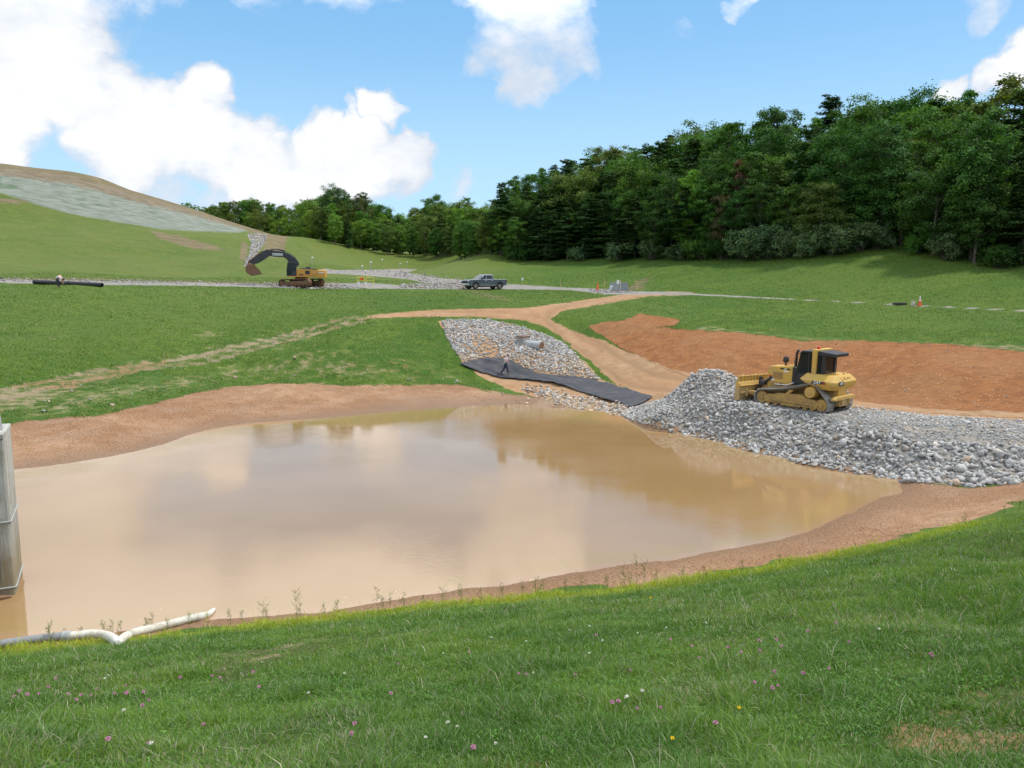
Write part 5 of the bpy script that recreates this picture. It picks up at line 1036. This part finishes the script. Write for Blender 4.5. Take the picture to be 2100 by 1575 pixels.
# ------------------------------------------------------------------ black pipe on the berm and the person stooping over it
pa, pb = on_ground(70, 582.5), on_ground(210, 589); pa[2] += .22; pb[2] += .22
mp = paint("black_plastic_pipe", (.016, .016, .019), (.07, .06, .055), .3, .5)
L_ = np.linalg.norm(pb - pa); T = thing('drain_pipe', 'long black corrugated plastic pipe lying along the top of the grass bank', 'pipe', tuple(pa)); dr = (pb - pa)/L_
bm = BM(); nn = int(L_/.09); pts_ = [dr*L_*i/nn for i in range(nn + 1)]; pipe(bm, pts_, [.235 if i % 2 else .215 for i in range(nn + 1)], 18, False); o = finish('pipe_wall', bm, mp, T, 0, smooth=60); so = o.modifiers.new('thick', 'SOLIDIFY'); so.thickness = .03
bm = BM(); pipe(bm, [dr*(L_*.49), dr*(L_*.53)], .26, 18, False); o = finish('coupling_band', bm, mp, T, 0, smooth=60); so = o.modifiers.new('thick', 'SOLIDIFY'); so.thickness = .03
ps = on_ground(128, 587.5)
J2 = dict(pelvis=(-.22, 0, .88), spine=(-.06, 0, 1.02), chest=(.16, 0, 1.03), neck=(.34, 0, .92), head=(.43, 0, .82), face=(.4, 0, -1), lsh=(.22, .19, .97), lel=(.34, .22, .70), lwr=(.36, .18, .44), rsh=(.22, -.19, .97), rel=(.38, -.22, .72), rwr=(.40, -.18, .46),
          lhip=(-.20, .09, .83), lkn=(-.02, .12, .47), lan=(-.12, .12, .08), ltoe=(.06, .13, .035), rhip=(-.20, -.09, .83), rkn=(.0, -.12, .46), ran=(-.10, -.12, .08), rtoe=(.08, -.13, .035))
person('person in grey shirt and orange pink vest stooping over the black pipe', (ps[0], ps[1] - .55, H(ps[0], ps[1] - .55)), R(4), J2, .98, True)
# ------------------------------------------------------------------ concrete outlet riser in the pond
mcn, n = new_mat("riser_concrete"); tc = n.add('ShaderNodeNewGeometry').outputs['Position']; zz = n.add('ShaderNodeSeparateXYZ', tc).outputs[2]
run = n.noise(n.vscale(tc, (3.5, 3.5, .22)), 1.6, 5, .65); c = n.mix(n.step(run, .35, .68), (.25, .245, .215), (.46, .455, .42)); c = n.mix(n.step(n.noise(tc, 2.4, 5, .65), .5, .68, 0, .5), c, (.20, .165, .105))
c = n.mix(n.step(n.math('ADD', zz, n.math('MULTIPLY', n.math('SUBTRACT', run, .5), 1.6)), 1.9, .5, 0, .75), c, (.215, .165, .085))
out_bsdf(n, c, .85, n.add('ShaderNodeBump', _Strength=.4, _Distance=.02, _Height=n.noise(tc, 14, 4, .6)), .2)
GALV = paint("galvanised_steel", (.36, .375, .365), (.26, .25, .22), .6, .6, .25)
f0, b0 = PY(15, 890, 19.8), PY(30, 868, 21.36); side = (b0 - f0)[:2]; Lr = np.linalg.norm(side); rzr = math.atan2(side[1], side[0]) - math.pi/2
T = thing('outlet_riser', 'tall square concrete riser with ribbed metal hood standing in the muddy pond', 'outlet tower', (f0[0] - .12, f0[1], 0), rzr); zt = float(f0[2])
bm = BM(); prism(bm, [(-.04, -.0), (-.0, .04), (.0, Lr - .04), (-.04, Lr), (-1.76, Lr), (-1.8, Lr - .04), (-1.8, .04), (-1.76, 0)], -2.2, zt - .16, 'z'); finish('shaft', bm, mcn, T, .02)
bm = BM(); prism(bm, [(.012, -.012), (.012, Lr + .012), (-1.812, Lr + .012), (-1.812, -.012)], zt - .15, zt, 'z'); finish('top_slab', bm, mcn, T, .03)
bm = BM(); kk = 48; rs = []
for i in range(15):
    a = i/14*math.pi*.5; rs.append([((.58*math.cos(a)**.6 + .022*(j % 2))*math.cos(6.28319*j/kk) - .70, (.58*math.cos(a)**.6 + .022*(j % 2))*math.sin(6.28319*j/kk) + Lr/2, zt + 1.02*math.sin(a)) for j in range(kk)])
rings(bm, rs[:-1]); finish('ribbed_hood', bm, GALV, T, 0, smooth=20)
bm = BM(); prism(bm, [(-.70 + .62*math.cos(a), Lr/2 + .62*math.sin(a)) for a in np.linspace(0, 6.28319, 33)[:-1]], zt, zt + .05, 'z'); finish('hood_flange', bm, GALV, T, .01)
for z in (.22, 2.0):
    bm = BM(); pipe(bm, [(.012, Lr, z + .02), (.016, .03, z), (-.03, -.016, z), (-1.8, -.016, z + .02)], .022, 8); finish('strap_band', bm, GALV, T, 0)
bm = BM(); bx(bm, -.62, -.50, -.10, -.03, -.6, 2.6); 
for k in range(16): bx(bm, -.50, -.42, -.09, -.04, -.4 + k*.19, -.33 + k*.19)
finish('staff_gauge', bm, RUST, T, .005)
bm = BM()
for z in (1.15, 2.9): bx(bm, -.75, -.30, -.03, -.012, z, z + .025)
bx(bm, -.28, -.26, -.022, -.005, .4, zt - .2); finish('form_joint', bm, BARE, T, 0)
bm = BM(); pipe(bm, [(-.1, -.16, .02), (-.5, -.22, .06), (-1.0, -.18, .03)], [.05, .09, .06], 7); pipe(bm, [(-.35, -.3, .03), (-.8, -.12, .08)], .05, 6); finish('debris_raft', bm, RUST, T, 0)
# ------------------------------------------------------------------ drainage hose on the near shore
def path_on(ps_, r): out = []; [out.append(on_ground(*p) + np.array([0, 0, r])) for p in ps_]; return np.array(out)
def smooth_path(P, k=60):
    t = np.linspace(0, len(P)-1, k); i = np.clip(t.astype(int), 0, len(P)-2); u = (t - i)[:, None]; g_ = lambda j: P[np.clip(j, 0, len(P)-1)]
    return .5*((2*g_(i)) + (g_(i+1) - g_(i-1))*u + (2*g_(i-1) - 5*g_(i) + 4*g_(i+1) - g_(i+2))*u**2 + (3*g_(i) - g_(i-1) - 3*g_(i+1) + g_(i+2))*u**3)
T = thing('drainage_hose', 'grey pipe joined to a kinked white corrugated hose on the near shore', 'hose', (0, 0, 0)); T['label'] = T['label']
HG = paint("grey_hose", (.20, .21, .22), (.15, .13, .10), .6, .7); HW = paint("white_hose", (.66, .64, .56), (.40, .33, .22), .75, .6)
g1 = path_on([(-90, 1345), (0, 1331), (60, 1322), (128, 1314)], .11); w1 = path_on([(148, 1313), (190, 1312), (222, 1317), (243, 1327)], .10); w1[1:3, 2] += .04; w2 = path_on([(243, 1327), (256, 1315), (275, 1306), (310, 1297), (350, 1287), (392, 1276), (425, 1268), (440, 1262)], .09); w2[-1, 2] = .03
bm = BM(); P = smooth_path(g1, 24); pipe(bm, P, .095, 14); finish('grey_pipe', bm, HG, T, 0, smooth=60)
bm = BM(); pipe(bm, smooth_path(np.array([g1[-1], w1[0]]), 6), [.10, .125, .11, .125, .11, .10], 14); finish('coupling', bm, GALV, T, 0)
for nm, w_ in (('white_hose', w1), ('white_hose', w2)):
    P = smooth_path(w_, 110 if w_ is w1 else 220); rd = np.array([.10 if i % 2 else .088 for i in range(len(P))])
    e_ = np.linspace(0, 1, len(P)); rd *= (1 - .55*np.clip((e_ - .93)/.07, 0, 1)) if w_ is w1 else (1 - .45*np.clip((.05 - e_)/.05, 0, 1))*(1 - .6*np.clip((e_ - .8)/.2, 0, 1))
    bm = BM(); pipe(bm, P, list(rd), 14); finish(nm, bm, HW, T, 0, smooth=60)
# ------------------------------------------------------------------ pipe outlet in the chute
pc = on_ground(1080, 708); T = thing('drain_outlet', 'grey concrete box and pipe end poking out of the stone chute', 'drain outlet', (pc[0], pc[1] + .2, pc[2] - .32), R(-38))
bm = BM(); bx(bm, -.75, .0, -.5, .5, -.5, 1.02); finish('headwall', bm, BARE, T, .03); bm = BM(); bx(bm, -.78, .03, -.53, .53, 1.02, 1.10); finish('rusty_lid', bm, RUST, T, .01)
bm = BM(); pipe(bm, [(0, 0, .36), (1.55, 0, .30)], .39, 24); pipe(bm, [(1.45, 0, .304), (1.60, 0, .298)], .43, 24); finish('pipe', bm, paint("pale_pipe", (.37, .38, .37), (.27, .22, .17), .6, .75), T, .01)
bm = BM(); cyl(bm, (1.585, 0, .299), (1.612, 0, .298), .36, .36, 24); finish('rusty_cover', bm, RUST, T, 0)
# ------------------------------------------------------------------ yellow guard rail, drums
pg = on_ground(750, 584); YR = paint("yellow_rail", (.70, .58, .06), (.45, .36, .12), .3); T = thing('guard_rail', 'yellow tube guard rail with a small orange sign beside the gravel road', 'guard rail', tuple(pg), -math.atan2(pg[0], pg[1]))
bm = BM()
for x in (-1.12, -.12, .12, 1.05): pipe(bm, [(x, 0, -.2), (x, 0, 1.0)], .04, 8)
for x0, x1 in ((-1.12, -.12), (.12, 1.05)):
    for z in (.55, 1.0): pipe(bm, [(x0, 0, z), (x1, 0, z)], .04, 8)
for x in (-1.12, 1.05): pipe(bm, [(x, 0, 1.0), (x, 1.4, 1.0), (x, 1.4, -.2)], .035, 8); pipe(bm, [(x, 0, .55), (x, 1.4, .55)], .03, 8)
finish('rail_frame', bm, YR, T, 0); bm = BM(); bx(bm, -.72, -.28, -.05, -.035, .60, .98); finish('sign_plate', bm, CONEO, T, 0)
for x in (-.95, -.02):
    c_ = Vector(pg) + Matrix.Rotation(-math.atan2(pg[0], pg[1]), 3, 'Z') @ Vector((x, -.45, 0)); o = thing('bucket', 'white plastic bucket standing under the %s of the yellow guard rail' % ('sign' if x < -.5 else 'middle post'), 'bucket', (c_.x, c_.y, H(c_.x, c_.y) - .02))
    bm = BM(); lathe(bm, [(.01, 0), (.15, 0), (.17, .40), (.18, .42), (.18, .45), (.01, .45)], 18); finish('shell', bm, WHT, o, 0); bm = BM(); pipe(bm, [(.175*math.cos(a), .175*math.sin(a), .40 - .12*math.sin(a/1.)) for a in np.linspace(0, math.pi, 9)], .008, 5); finish('handle', bm, BLK, o, 0)
# ------------------------------------------------------------------ cones, stakes, meter post, vault
def cone(px, py, label, h, tilt=0, bands=True):
    p = on_ground(px, py); T = thing('traffic_cone', label, 'traffic cone', tuple(p), .3, None, (0, tilt)); k = h/.9
    bm = BM(); lathe(bm, [(.155*k, .03), (.03*k, .88*k), (.024*k, .9*k)], 20); finish('cone_body', bm, CONEO, T, 0); bm = BM(); bx(bm, -.21*k, .21*k, -.21*k, .21*k, 0, .04); finish('base', bm, CONEO if bands else BLK, T, .015)
    if bands:
        for z0, z1 in ((.44, .56), (.66, .86)):
            r_ = lambda z: .155*k - (.155 - .03)*k*(z*k - .03)/(.88*k - .03) + .004; bm = BM(); lathe(bm, [(r_(z0), z0*k), (r_(z1), z1*k)], 20); finish('reflective_band', bm, WHT, T, 0)
cone(1886, 627, 'orange cone with two white bands beside the road below the wood', .92); cone(1225, 596, 'plain tall orange cone at the road fork by the timber stake', 1.05, R(3), False)
TIM = paint("pale_timber", (.52, .40, .17), (.36, .26, .14), .5, .8)
def stake(name, px, py, h, wd, mat, label, cat, grp=None, lean=(0, 0), head=None, headmat=None, headname='cap'):
    p = on_ground(px, py); T = thing(name, label, cat, tuple(p), -math.atan2(p[0], p[1]), grp, lean); bm = BM(); bx(bm, -wd/2, wd/2, -wd/2, wd/2, -.25, h); finish('post', bm, mat, T, .006)
    if head: x, z0, z1 = head; bm = BM(); bx(bm, -x, x, -.5*x, .5*x - .0, z0, z1); finish(headname, bm, headmat or WHT, T, .01)
    return T
stake('timber_stake', 1239, 596, 1.38, .10, TIM, 'bare pale timber stake standing next to the plain orange cone', 'stake', None, (0, R(1.5)), (.051, 1.28, 1.385), TIM, 'stake_top')
stake('timber_stake', 1305, 599, 1.30, .11, TIM, 'pale timber stake with a short arm near the straw patch', 'stake', None, (0, R(.5)), (.30, 1.18, 1.27), TIM, 'arm')
stake('timber_stake', 1272, 598, 1.32, .09, paint("weathered_stake", (.55, .50, .42), (.5, .3, .2), .6, .8), 'weathered whitish stake in front of the grey vault', 'stake', None, (0, 0), (.07, 1.12, 1.34), TIM, 'flag_tag')
stake('meter_post', 1267, 599, 1.0, .09, GALV, 'thin post with white meter box in front of the grey vault', 'meter post', None, (0, 0), (.14, .95, 1.40), WHT, 'meter_box')
stake('marker_sign', 1070, 589, 1.05, .05, TIM, 'leaning marker stake with a white square top beside the gravel road', 'marker', None, (0, R(5)), (.11, .95, 1.32), WHT, 'marker_plate')
stake('marker_post', 1149, 593, 1.45, .07, TIM, 'plain thin grey brown post with a pale foot by the road', 'marker', None, (0, 0), (.06, .0, .28), WHT, 'pale_foot')
stake('survey_stake', 548, 590, .75, .04, TIM, 'thin leaning survey stake by the ditch below the excavator bucket', 'stake', None, (0, R(-22)), (.06, .65, .78), WHT, 'flag')
pv = on_ground(1270, 597.5); T = thing('concrete_vault', 'low grey concrete vault behind the meter post at the road fork', 'vault', (pv[0], pv[1] + .5, pv[2]), -math.atan2(pv[0], pv[1]))
VLT = paint("vault_grey", (.27, .28, .29), (.22, .21, .20), .5, .8); bm = BM(); bx(bm, -1.08, 1.08, 0, 1.6, -.3, .98); finish('walls', bm, VLT, T, .03); bm = BM(); bx(bm, -1.12, 1.12, -.04, 1.64, .985, 1.06); finish('lid', bm, GALV, T, .01); bm = BM(); bx(bm, .0, .02, -.008, .0, .0, .95); bx(bm, -1.0, -.1, -.012, .0, .1, .9); finish('door_panel', bm, GALV, T, .005)
pb_ = on_ground(1249, 598); T = thing('striped_board', 'white board with black stripes leaning against the grey vault', 'barricade board', tuple(pb_), -math.atan2(pb_[0], pb_[1]), None, (R(-12), R(24)))
bm = BM(); bx(bm, -.17, .17, -.02, .02, 0, .78); finish('board', bm, WHT, T, .01); bm = BM()
for z in (.12, .32, .52): prism(bm, [(-.15, z), (.15, z + .04), (.15, z + .12), (-.15, z + .08)], -.024, -.0205)
finish('stripes', bm, BLK, T, 0)
pk = on_ground(1872, 627); T = thing('pail', 'small rusty white pail beside the banded orange cone', 'bucket', tuple(pk)); bm = BM(); lathe(bm, [(.01, 0), (.17, 0), (.19, .40), (.185, .42), (.165, .42), (.15, .1), (.01, .1)], 16); finish('shell', bm, paint("rusty_white", (.55, .52, .45), (.35, .15, .07), .8, .7), T, 0)
bm = BM(); pipe(bm, [(.18*math.cos(a), .05, .40 + .14*math.sin(a)) for a in np.linspace(0, math.pi, 9)], .01, 5); finish('handle', bm, GALV, T, 0)
pk = on_ground(1845, 624.5); T = thing('drain_grate', 'flat black grate set in the grass beside the pale road edge', 'grate', (pk[0], pk[1], pk[2] + .05)); bm = BM(); bx(bm, -.5, .5, -.4, .4, -.1, .10); finish('frame', bm, BLK, T, .02); bm = BM(); [bx(bm, -.45 + k*.1, -.40 + k*.1, -.38, .38, .10, .13) for k in range(10)]; finish('bars', bm, BLK, T, 0)
# ------------------------------------------------------------------ vent pipes across the valley
for px, py, top in ((640, 544, 529), (742, 557, 546), (749, 563, 556), (760, 559, 538), (783, 541, 533), (820, 551, 541), (834, 551, 538)):
    p = on_ground(px, py); k = 1600/p[1]; h_ = (py - top)/k; T = thing('vent_pipe', 'thin pale vent pipe with a crooked top in the valley grass', 'vent pipe', tuple(p), (px % 7)*.15 - .4, 'vent pipes in the valley grass')
    bm = BM(); pipe(bm, [(0, 0, -.3), (0, 0, h_*.9)], .055, 8); finish('pipe', bm, GALV, T, 0); bm = BM(); pipe(bm, [(0, 0, h_*.88), (0, 0, h_), (.12, 0, h_*1.03), (.24, 0, h_)], [.10, .10, .11, .11], 8); finish('bent_top', bm, WHT, T, 0)
# ------------------------------------------------------------------ grass: blades as one mass
mgr, n = new_mat("grass_blades")
tn = n.add('ShaderNodeAttribute', attribute_name='tint').outputs['Color']
d = n.add('ShaderNodeBsdfPrincipled', _Base_Color=tn, _Roughness=.5); d.inputs['Specular IOR Level'].default_value = .3
tl = n.add('ShaderNodeBsdfTranslucent', n.mix(1., tn, (1.25, 1.35, .6), 'MULTIPLY'))
n.l.new(n.add('ShaderNodeMixShader', .3, d.outputs[0], tl.outputs[0]).outputs[0], n.add('ShaderNodeOutputMaterial').inputs[0])
gg = np.random.default_rng(44)
def blades(P, h, wd, lean, col):
    """P base points, each blade a bent strip: quad and tip"""
    k = len(P); a = gg.random(k)*6.283; b_ = gg.random(k)*6.283; s_ = np.stack([np.cos(a), np.sin(a), 0*a], -1); l_ = np.stack([np.cos(b_), np.sin(b_), 0*b_], -1)
    up = np.array([0, 0, 1.]); h = h[:, None]; wd = wd[:, None]; lean = lean[:, None]
    m = P + up*h*.55 + l_*h*lean*.35; t = P + up*h*(1 - .35*lean) + l_*h*lean
    v = np.stack([P - s_*wd*.5, P + s_*wd*.5, m + s_*wd*.42, m - s_*wd*.42, t], 1).reshape(-1, 3); return v, np.repeat(col, 2, 0)
def grass_obj(name, sets, label=None):
    vs = np.concatenate([s[0] for s in sets]); cs = np.concatenate([s[1] for s in sets]); k = len(vs)//5; b_ = np.arange(k)*5
    me = bpy.data.meshes.new(name); me.vertices.add(len(vs)); me.vertices.foreach_set('co', vs.astype(np.float32).ravel())
    lp = np.stack([b_, b_+1, b_+2, b_+3, b_+3, b_+2, b_+4], -1).ravel(); me.loops.add(len(lp)); me.loops.foreach_set('vertex_index', lp.astype(np.int32))
    st = np.stack([np.arange(k)*7, np.arange(k)*7 + 4], -1).ravel(); me.polygons.add(2*k); me.polygons.foreach_set('loop_start', st.astype(np.int32)); me.update(calc_edges=True)
    at = me.attributes.new('tint', 'FLOAT_COLOR', 'FACE'); c4 = np.ones((2*k, 4), np.float32); c4[:, :3] = cs; at.data.foreach_set('color', c4.ravel()); me.materials.append(mgr)
    o = link(name, me); tag(o, kind='stuff'); return o
def tint(P, k, straw=.05, shore=None):
    x, y = P[:, 0], P[:, 1]; f = np.clip(.5 + 1.0*fbm(x/.9, y/.9, 71, 3) + .28*gg.normal(size=k), 0, 1)[:, None]; q = np.clip(.5 + 1.1*fbm(x/3.5, y/3.5, 75, 2), 0, 1)[:, None]
    c = np.array([.072, .160, .009])*(1-f) + np.array([.205, .305, .022])*f; c = c*(1 - .4*q) + np.array([.085, .190, .022])*.4*q
    gry = gg.random(k) < .22; c[gry] = np.array([.185, .28, .065])*(.6 + .7*gg.random((gry.sum(), 1)))
    dry = gg.random(k) < straw*(1 + 2.5*np.clip(fbm(x/1.7, y/1.7, 79, 3)*2, 0, 1)); c[dry] = np.array([.42, .35, .17])*(.6 + .7*gg.random((dry.sum(), 1)))
    c = c*[.86, .92, 1.35]
    if shore is not None: c = c*(1 - shore[:, None]) + np.array([.36, .40, .03])*(.7 + .6*gg.random((k, 1)))*shore[:, None]
    return c
def near_points(k, r0, r1, pw):
    u = gg.random(k); r = (r0**(1-pw) + u*(r1**(1-pw) - r0**(1-pw)))**(1/(1-pw)); a = gg.uniform(R(-41), R(41), k)
    return r*np.sin(a), r*np.cos(a)
# depth of the shore grass along each direction
edge_np = np.array([PZ(*a) for a in NEARG]); ea = np.arctan2(edge_np[:, 0], edge_np[:, 1]); er = np.hypot(edge_np[:, 0], edge_np[:, 1]); o_ = np.argsort(ea); ea, er = ea[o_], er[o_]
sets = []
x, y = near_points(900000, 3.2, 27, 1.15); r = np.hypot(x, y); lim = np.interp(np.arctan2(x, y), ea, er); dd = lim - r + .9*fbm(x/1.1, y/1.1, 81, 3)
z = height(x, y); wm = np.maximum(region('worn', x, y, z), 0); bald = wm*.85 + .75*fbm(x/.45, y/.45, 83, 4)
k = (dd > -.1) & (gg.random(len(x)) < np.clip(dd/.5 + .1, 0, 1)) & ((bald < .62) | (gg.random(len(x)) < .30)); x, y, z, r, dd, wm = x[k], y[k], z[k], r[k], dd[k], wm[k]
P = np.stack([x, y, z - .01], -1); K = len(P); cl = np.clip(.5 + 1.2*fbm(x/.55, y/.55, 85, 3), .1, 1.3); sh_ = np.clip(1.25 - dd/1.9, 0, 1)*np.clip((r - 15.5)/2.5, 0, 1)
h = (.05 + .15*cl*gg.random(K)**1.1)*(1 + .5*sh_)*(1 - .4*np.clip(wm, 0, 1)); tall = gg.random(K) < .016; h[tall] *= 2.3
sets.append(blades(P, h, (.0042 + .00042*r)*(.7 + .6*gg.random(K)), .25 + .75*gg.random(K), tint(P, K, .06, sh_*.9)))
# clover and broad leaves low in the sward
x, y = near_points(170000, 3.2, 16, 1.3); r = np.hypot(x, y); lim = np.interp(np.arctan2(x, y), ea, er); z = height(x, y); k = (r < lim - .5) & (gg.random(len(x)) < np.clip(.18 + 1.6*fbm(x/.8, y/.8, 91, 4), 0, .75)) & (region('worn', x, y, z) + .8*fbm(x/.8, y/.8, 83, 4) < .7); x, y, z, r = x[k], y[k], z[k], r[k]; K = len(x)
P = np.stack([x, y, z + .02 + .05*gg.random(K)], -1); c = np.array([.080, .185, .020])*(.6 + .8*gg.random((K, 1)))
sets.append(blades(P, .016 + .012*gg.random(K), .010 + .008*gg.random(K), 1.2 + .9*gg.random(K), c))
grass_obj('grass', sets)
# short rough grass on the far banks, thicker where the outline of a patch breaks up
sets = []
x, y = near_points(620000, 30, 118, 1.25); z = height(x, y); mk = np.zeros(len(x))
jx_, jy_ = x + .55*fbm(x/1.3, y/1.3, 31, 3), y + .9*fbm(x/1.5 + 40, y/1.5, 33, 3)
for nm, wt in (('mud', 1), ('clay', 1), ('dirt', 1), ('gravel', 1), ('worn', .75)): mk = np.maximum(mk, wt*region(nm, jx_, jy_, z))
k = (mk + .55*fbm(x/.9, y/.9, 95, 3) < .50) & (z > .35); x, y, z = x[k], y[k], z[k]; K = len(x); P = np.stack([x, y, z - .02], -1); r = np.hypot(x, y)
cl = np.clip(.5 + 1.3*fbm(x/1.4, y/1.4, 97, 3), .1, 1.4); sets.append(blades(P, (.07 + .11*cl*gg.random(K)), .012 + .00045*r*(.7 + .6*gg.random(K)), .3 + .7*gg.random(K), tint(P, K, .05)*[.92, .86, .8]))
grass_obj('far_grass', sets)
# ------------------------------------------------------------------ flowers in the foreground
PINK = paint("clover_pink", (.62, .25, .42), (.75, .50, .58), .6, .7); WHC = paint("clover_white", (.78, .77, .66), (.62, .62, .42), .4, .7); YELF = paint("dandelion_yellow", (.85, .60, .01), (.80, .45, .01), .4, .7); STEM = paint("green_stem", (.06, .14, .025), (.10, .14, .05), .4, .6)
def bloom_mesh(name, mat, r_, kk, flat):
    v, f = [], []; g = np.random.default_rng(kk)
    for i in range(70):
        d = unit(g.normal(size=3) + [0, 0, .35]); d[2] = max(d[2], -.45); t = unit(np.cross(d, g.normal(size=3))); s_ = np.cross(d, t); c_ = d*r_*[1, 1, flat]; b0 = len(v)
        v += [c_*.5 - s_*r_*.16, c_*.5 + s_*r_*.16, c_*1.1 + s_*r_*.13, c_*1.1 - s_*r_*.13]; f.append((b0, b0+1, b0+2, b0+3))
    me = mesh_np(name, np.array(v), np.array(f)); me.materials.append(mat); return me
def stem_mesh(h):
    v, f = tube([(0, 0, -.02), (.01, .005, h*.5), (.0, .0, h)], [.0028, .0024, .002], 5); me = mesh_np('stem', np.array(v), np.array(f)); me.materials.append(STEM); return me
ST = stem_mesh(.13)
BL = {'pink': bloom_mesh('flower_head', PINK, .0155, 3, .85), 'white': bloom_mesh('flower_head', WHC, .0125, 4, .8), 'yellow': bloom_mesh('flower_head', YELF, .017, 5, .45)}
PK = [(100, 1432), (115, 1412), (145, 1440), (175, 1447), (200, 1428), (88, 1441), (30, 1446), (40, 1432), (52, 1449), (188, 1442), (235, 1442), (252, 1423), (265, 1437), (293, 1463), (310, 1455), (375, 1410), (436, 1406), (455, 1403), (525, 1403), (536, 1432), (220, 1548), (310, 1545), (423, 1509), (735, 1508), (713, 1530), (793, 1448), (1078, 1390), (1292, 1388),
      (1185, 1402), (1427, 1360), (1420, 1335), (1580, 1330), (1490, 1350), (1525, 1350), (1547, 1355), (1573, 1400), (1583, 1403), (1545, 1420), (1600, 1430), (1575, 1438), (1650, 1412), (1712, 1296), (1730, 1332), (1705, 1383), (1910, 1355), (1912, 1364), (1264, 1465), (1275, 1462), (1305, 1468), (1350, 1470), (1473, 1509), (982, 1565), (1660, 1316), (1222, 1325), (1366, 1325), (1070, 1402), (300, 1440), (160, 1455), (1556, 1336), (1610, 1349), (828, 1372), (958, 1350)]
WHF = [(1278, 1453), (1320, 1447), (1292, 1452), (947, 1507), (930, 1512), (1090, 1396), (1086, 1328), (1012, 1330), (1240, 1330), (1438, 1294), (1360, 1262), (2021, 1216), (1205, 1358), (909, 1350), (222, 1398), (214, 1412), (260, 1477), (873, 1538), (1029, 1547), (1213, 1296), (1376, 1310), (1170, 1312), (1304, 1312), (700, 1400), (540, 1372), (1800, 1310), (640, 1450), (325, 1552)]
YL = [(1378, 1531), (1510, 1465), (838, 1266), (1141, 1227), (1337, 1238)]
for kind, lst, lab, grp in (('pink', PK, 'small pink clover head in the foreground grass', 'pink clover heads'), ('white', WHF, 'small white clover head in the foreground grass', 'white clover heads'), ('yellow', YL, 'bright yellow dandelion in the grass of the near bank', 'yellow dandelions')):
    for px, py in lst:
        d = ray(px, py); t = (height(*(np.array([c_]) for c_ in on_ground(px, py)[:2]))[0]); p = on_ground(px, py); p = p - d/np.linalg.norm(d)*.17; p[2] = H(p[0], p[1]); k = .8 + .5*gg.random()
        T = thing(kind + '_clover' if kind != 'yellow' else 'dandelion', lab, 'flower', tuple(p), gg.random()*6.28, grp); T.scale = (k, k, k); T.rotation_euler.x = .2*gg.normal(); T.rotation_euler.y = .2*gg.normal()
        link('stem', ST, T); b_ = link('flower_head', BL[kind], T); b_.location.z = .135
# ------------------------------------------------------------------ tall weeds along the water's edge
WST = paint("weed_stem", (.11, .15, .035), (.20, .17, .07), .5, .7)
def weed(seed, Ht):
    g = np.random.default_rng(seed); lst = [([(0, 0, -.05), (.03, .02, Ht*.4), (.05*g.normal(), .05, Ht)], [.006, .005, .002])]; LC, LN, LT_, LL, LW = [], [], [], [], []
    for i in range(int(9 + Ht*9)):
        z = Ht*(.12 + .85*g.random()); a = g.random()*6.28; L = (.10 + .22*g.random())*(1.1 - z/Ht*.6)*min(1, Ht/.7); e = np.array([math.cos(a), math.sin(a), .9]); tip = e*L + [0, 0, z]
        lst.append(([(0.02, .01, z), (e*L*.5 + [0, 0, z - .01]), tip], [.003, .0025, .0012]))
        for q in range(5): LC.append(e*L*(.3 + .8*g.random()) + [0, 0, z] + g.normal(size=3)*.012); LN.append(unit(g.normal(size=3) + [0, 0, 1])); LT_.append(unit(e + g.normal(size=3)*.6)); LL.append(.03 + .04*g.random()); LW.append(.008 + .012*g.random())
    v, f = tubes(lst, 4); a_ = mesh_np('stem', v, f); a_.materials.append(WST); b_ = leaves_mesh('leaves', np.array(LC), np.array(LN), np.array(LT_), np.array(LL)*1.0, np.array(LW)) if 'leaves_mesh' in globals() else None; return a_, b_
WD = [weed(300 + i, .42 + .09*i) for i in range(6)]
for i, (px, py, h_) in enumerate([(100, 1312, .36), (105, 1318, .6), (135, 1310, .3), (165, 1312, .36), (215, 1306, .45), (230, 1308, .5), (246, 1305, .42), (300, 1297, .42), (312, 1296, .55), (345, 1292, .34), (390, 1285, .42), (425, 1283, .36), (472, 1280, .42), (495, 1278, .36), (540, 1274, .62), (548, 1276, .4), (608, 1270, .82), (615, 1272, .5), (665, 1264, .38), (690, 1262, .44), (775, 1252, .66), (786, 1251, .4), (800, 1250, .5), (828, 1249, .5), (868, 1243, .34), (908, 1239, .56), (945, 1237, .55), (985, 1233, .4), (1030, 1230, .5), (1072, 1226, .5), (1100, 1224, .62), (1112, 1222, .5), (1160, 1218, .42), (1190, 1216, .6), (1245, 1210, .45), (1280, 1206, .72), (1292, 1206, .5), (1305, 1204, .92), (1322, 1203, .75), (1345, 1200, .5), (1400, 1192, .5), (1445, 1186, .42), (1520, 1174, .4), (1600, 1158, .36), (1978, 1082, .5), (2060, 1056, .36), (2090, 1050, .5)]):
    p = on_ground(px, py); j = min(range(6), key=lambda q: abs(.42 + .09*q - h_)); T = thing('weed', 'spindly green weed standing at the edge of the near bank', 'weed', tuple(p), gg.random()*6.28, 'spindly weeds along the near shore'); k = h_*.88/(.42 + .09*j); T.scale = (k*.9, k*.9, k)
    link('stem', WD[j][0], T); b_ = link('leaves', WD[j][1], T); b_.color = (.11, .15, .035, 1)
